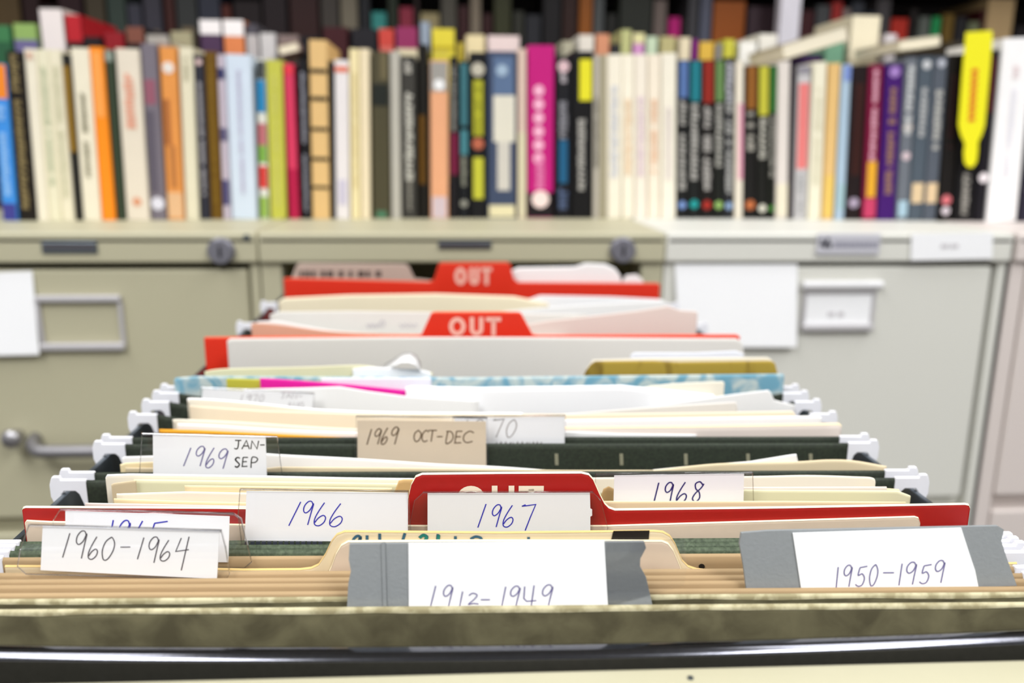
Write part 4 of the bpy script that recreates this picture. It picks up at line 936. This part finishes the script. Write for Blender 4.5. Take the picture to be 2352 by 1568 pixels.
B2 = [
 ('green book standing behind the blue and orange paperback', -30, 24, 58, '#3f7a4c', [(.018, .045, '#2c5a3c')], 0),
 ('light green book with a violet spot behind the black and gold lettered paperback', 27, 84, 54, '#8fae62', [(.018, .05, '#6d6690')], 0),
 ('tall white book behind the cream trio', 87, 144, 20, '#e9dfdc', [], 0),
 ('bright red book behind the cream and orange paperbacks', 147, 186, 34, '#b5202a', [(.03, .06, '#2a1214')], 0),
 ('dark book with red lettering behind the green spine', 190, 232, 84, '#20161a', [(.02, .03, '#5b5f60')], 0),
 ('dark red book behind the off-white paperback with reddish lettering', 236, 285, 74, '#8c1620', [], 0),
 ('near black book behind the grey-violet paperback', 288, 330, 62, '#1a1216', [(.0, .018, '#7b4a3c')], 0),
 ('grey book in crinkled plastic behind the plastic-wrapped orange one', 334, 388, 80, '#a9a39c', [], 0),
 ('pale olive book behind the narrow cream paperback', 390, 442, 72, '#a29b7c', [], 0),
 ('violet book with a white head behind the golden brown paperback', 456, 508, 46, '#4b3350', [(.0, .016, '#f1ecec')], 0),
 ('orange book with a white head behind the pale blue paperback', 510, 560, 46, '#dc8350', [(.0, .018, '#f3eeee')], 0),
 ('dark slate book behind the pale blue paperback edge', 563, 592, 55, '#4a4750', [(.012, .05, '#b8b2b2')], 0),
 ('pale grey book behind the lime green paperback', 595, 634, 76, '#c9c6c6', [], 0),
 ('grey-brown book behind the crimson paperback', 637, 688, 80, '#80706c', [], 0),
 ('black book behind the black paperback with the grey title', 690, 735, 84, '#16141a', [], 0),
 ('dark red book behind the barred tan paperback', 740, 800, 62, '#3a1218', [], 0),
 ('black book behind the pale yellow paperback', 805, 866, 66, '#1c1a20', [], 0),
 ('red and pink book behind the dark olive paperback', 869, 905, 66, '#cf6a60', [(.0, .02, '#c4453c')], 0),
 ('plum coloured book behind the charcoal paperback', 908, 960, 62, '#8e2f5c', [(.025, .06, '#d9cfae')], 0),
 ('silvery blue book behind the black and amber paperback', 964, 988, 50, '#8f9bab', [], 0),
 ('yellow book behind the peach paperback', 990, 1046, 66, '#dccc40', [(.02, .024, '#b8a41f')], 0),
 ('dull yellow book behind the black and teal paperback', 1049, 1066, 98, '#b5a234', [], 0),
 ('cream book behind the lime titled paperback', 1069, 1115, 80, '#e2d2a6', [], 0),
 ('pinkish white book behind the slate blue paperback', 1118, 1196, 82, '#dfccca', [], 0),
 ('black book behind the magenta hardback', 1199, 1280, 110, '#18161a', [], 0),
 ('cream spined book behind the sea blue titled paperback', 1290, 1320, 94, '#a8a48f', [], 0),
 ('white headed book behind the yellow-headed black paperback', 1328, 1366, 80, '#d8d2c8', [(.02, .05, '#2a2624')], 0),
 ('peach and red book behind the thin grey paperback', 1368, 1402, 78, '#c98a6a', [], 0),
 ('dark book behind the cream set with the bluish title', 1404, 1424, 100, '#2a2a2c', [], 0),
 ('pale green book behind the cream set', 1426, 1452, 68, '#b3b57e', [], 0),
 ('orchid pink book behind the cream set', 1454, 1482, 76, '#c98fc0', [(.0, .012, '#d4cf9c')], 0),
 ('mint green book behind the salmon titled paperback', 1484, 1512, 84, '#bccdb2', [], 0),
 ('olive tan book behind the ivory paperback', 1516, 1554, 84, '#b0a878', [], 0),
 ('ivory book behind the blue headed paperback', 1560, 1588, 86, '#dccfb2', [], 0),
 ('purple book behind the teal headed paperback', 1590, 1604, 90, '#7d2278', [], 0),
 ('amber book behind the brick red headed paperback', 1606, 1642, 96, '#d4ac44', [], 0),
 ('grey book behind the green headed paperback', 1644, 1660, 100, '#8e8a84', [], 0),
 ('yellow-green book behind the narrow pink striped paperback', 1662, 1690, 90, '#c4c043', [], 0),
 ('bright white book behind the brown headed paperback', 1698, 1740, 96, '#f0eee8', [], 0),
 ('white book behind the lemon headed paperback', 1743, 1788, 78, '#e6e2d8', [], 0),
 ('violet book behind the grey and coral paperback', 1815, 1890, 124, '#3c2450', [], 0),
 ('sea green book behind the straw yellow paperback', 1896, 1942, 96, '#6f9c80', [], 0),
 ('broad ivory book with a rounded head behind the maroon paperback', 1956, 2026, 36, '#e4dabf', [], 0),
 ('lilac white book behind the purple paperback', 2032, 2062, 78, '#cfc7ca', [], 0),
 ('black book behind the grey trio', 2066, 2170, 124, '#1d1a1e', [], 0),
 ('dark olive book behind the yellow bookmark', 2176, 2214, 96, '#3a3326', [], 0),
 ('near black book behind the dark red headed paperback', 2286, 2330, 112, '#1c181c', [], 0),
]
for l, x0, x1, yt, col, dc, dx in B2: book2(l, x0, x1, yt, col, dc, dx)

# books lying slantwise across the tops
def slab(label, x0, y0, x1, y1, thpx, col, Y, pages=PAGES, dep=.11):
    a, b = atY(x0, y0, Y), atY(x1, y1, Y); L = (b-a).length; ang = -math.atan2(b.z-a.z, b.x-a.x); t = thpx*Y/FPX
    r = empty('lying_book', a); r.rotation_euler = (0, ang, 0); tag(r, label, 'book', 'books lying across the row')
    MB().box(0, L, 0, dep, 0, .0008).box(0, L, 0, dep, t-.0008, t).box(L-.001, L, 0, dep, 0, t).build('cover', cover_mat(col), r)
    MB().box(.002, L-.0012, .001, dep-.001, .0009, t-.0009).build('page_block', pages, r)
    return r
slab('worn beige book lying slantwise over the off-white and coral paperbacks', 1800, 138, 1952, 92, 34, '#a89c84', .965)
slab('white book lying slantwise over the grey trio', 2064, 116, 2160, 104, 22, '#ded8c6', .965)
slab('pale book lying over the cream yellow paperbacks at a slant', 640, 128, 690, 116, 20, '#9a8078', 1.06)

# ------------------------------------------------------------------ bookcase in the shade behind
YS = 1.56; yb = 1.90; YSB = 1.59
bc = empty('bookcase', (0, YS, 0)); tag(bc, 'tall dark bookcase in the shade behind the cabinets', 'bookcase')
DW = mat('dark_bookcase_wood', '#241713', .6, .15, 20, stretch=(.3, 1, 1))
def bcp(name, x0, x1, y0, y1, z0, z1, m=DW): return MB().bbox(x0, x1, y0-YS, y1-YS, z0, z1, .002).build(name, m, bc)
SH = CZ-0.02
for z in (0.06, .42, .74, 1.06, SH, SH+.345, SH+.69): bcp('shelf', -1.15, 1.45, YS-.02, yb, z-.022, z)
bcp('back_panel', -1.17, 1.47, yb, yb+.012, 0, SH+.72)
for x in (-1.17, 1.45): bcp('side_panel', x, x+.022, YS-.02, yb+.012, 0, SH+.72)
xu0, xu1 = X_(1782, 45, YS-.025), X_(1828, 45, YS-.025)
bcp('upright', xu0, xu1, YS-.045, YS-.021, 0, SH+.72, mat('white_enamel_post', '#d9d5dd', .4))
G3 = 'dark books on the bookcase shelf'
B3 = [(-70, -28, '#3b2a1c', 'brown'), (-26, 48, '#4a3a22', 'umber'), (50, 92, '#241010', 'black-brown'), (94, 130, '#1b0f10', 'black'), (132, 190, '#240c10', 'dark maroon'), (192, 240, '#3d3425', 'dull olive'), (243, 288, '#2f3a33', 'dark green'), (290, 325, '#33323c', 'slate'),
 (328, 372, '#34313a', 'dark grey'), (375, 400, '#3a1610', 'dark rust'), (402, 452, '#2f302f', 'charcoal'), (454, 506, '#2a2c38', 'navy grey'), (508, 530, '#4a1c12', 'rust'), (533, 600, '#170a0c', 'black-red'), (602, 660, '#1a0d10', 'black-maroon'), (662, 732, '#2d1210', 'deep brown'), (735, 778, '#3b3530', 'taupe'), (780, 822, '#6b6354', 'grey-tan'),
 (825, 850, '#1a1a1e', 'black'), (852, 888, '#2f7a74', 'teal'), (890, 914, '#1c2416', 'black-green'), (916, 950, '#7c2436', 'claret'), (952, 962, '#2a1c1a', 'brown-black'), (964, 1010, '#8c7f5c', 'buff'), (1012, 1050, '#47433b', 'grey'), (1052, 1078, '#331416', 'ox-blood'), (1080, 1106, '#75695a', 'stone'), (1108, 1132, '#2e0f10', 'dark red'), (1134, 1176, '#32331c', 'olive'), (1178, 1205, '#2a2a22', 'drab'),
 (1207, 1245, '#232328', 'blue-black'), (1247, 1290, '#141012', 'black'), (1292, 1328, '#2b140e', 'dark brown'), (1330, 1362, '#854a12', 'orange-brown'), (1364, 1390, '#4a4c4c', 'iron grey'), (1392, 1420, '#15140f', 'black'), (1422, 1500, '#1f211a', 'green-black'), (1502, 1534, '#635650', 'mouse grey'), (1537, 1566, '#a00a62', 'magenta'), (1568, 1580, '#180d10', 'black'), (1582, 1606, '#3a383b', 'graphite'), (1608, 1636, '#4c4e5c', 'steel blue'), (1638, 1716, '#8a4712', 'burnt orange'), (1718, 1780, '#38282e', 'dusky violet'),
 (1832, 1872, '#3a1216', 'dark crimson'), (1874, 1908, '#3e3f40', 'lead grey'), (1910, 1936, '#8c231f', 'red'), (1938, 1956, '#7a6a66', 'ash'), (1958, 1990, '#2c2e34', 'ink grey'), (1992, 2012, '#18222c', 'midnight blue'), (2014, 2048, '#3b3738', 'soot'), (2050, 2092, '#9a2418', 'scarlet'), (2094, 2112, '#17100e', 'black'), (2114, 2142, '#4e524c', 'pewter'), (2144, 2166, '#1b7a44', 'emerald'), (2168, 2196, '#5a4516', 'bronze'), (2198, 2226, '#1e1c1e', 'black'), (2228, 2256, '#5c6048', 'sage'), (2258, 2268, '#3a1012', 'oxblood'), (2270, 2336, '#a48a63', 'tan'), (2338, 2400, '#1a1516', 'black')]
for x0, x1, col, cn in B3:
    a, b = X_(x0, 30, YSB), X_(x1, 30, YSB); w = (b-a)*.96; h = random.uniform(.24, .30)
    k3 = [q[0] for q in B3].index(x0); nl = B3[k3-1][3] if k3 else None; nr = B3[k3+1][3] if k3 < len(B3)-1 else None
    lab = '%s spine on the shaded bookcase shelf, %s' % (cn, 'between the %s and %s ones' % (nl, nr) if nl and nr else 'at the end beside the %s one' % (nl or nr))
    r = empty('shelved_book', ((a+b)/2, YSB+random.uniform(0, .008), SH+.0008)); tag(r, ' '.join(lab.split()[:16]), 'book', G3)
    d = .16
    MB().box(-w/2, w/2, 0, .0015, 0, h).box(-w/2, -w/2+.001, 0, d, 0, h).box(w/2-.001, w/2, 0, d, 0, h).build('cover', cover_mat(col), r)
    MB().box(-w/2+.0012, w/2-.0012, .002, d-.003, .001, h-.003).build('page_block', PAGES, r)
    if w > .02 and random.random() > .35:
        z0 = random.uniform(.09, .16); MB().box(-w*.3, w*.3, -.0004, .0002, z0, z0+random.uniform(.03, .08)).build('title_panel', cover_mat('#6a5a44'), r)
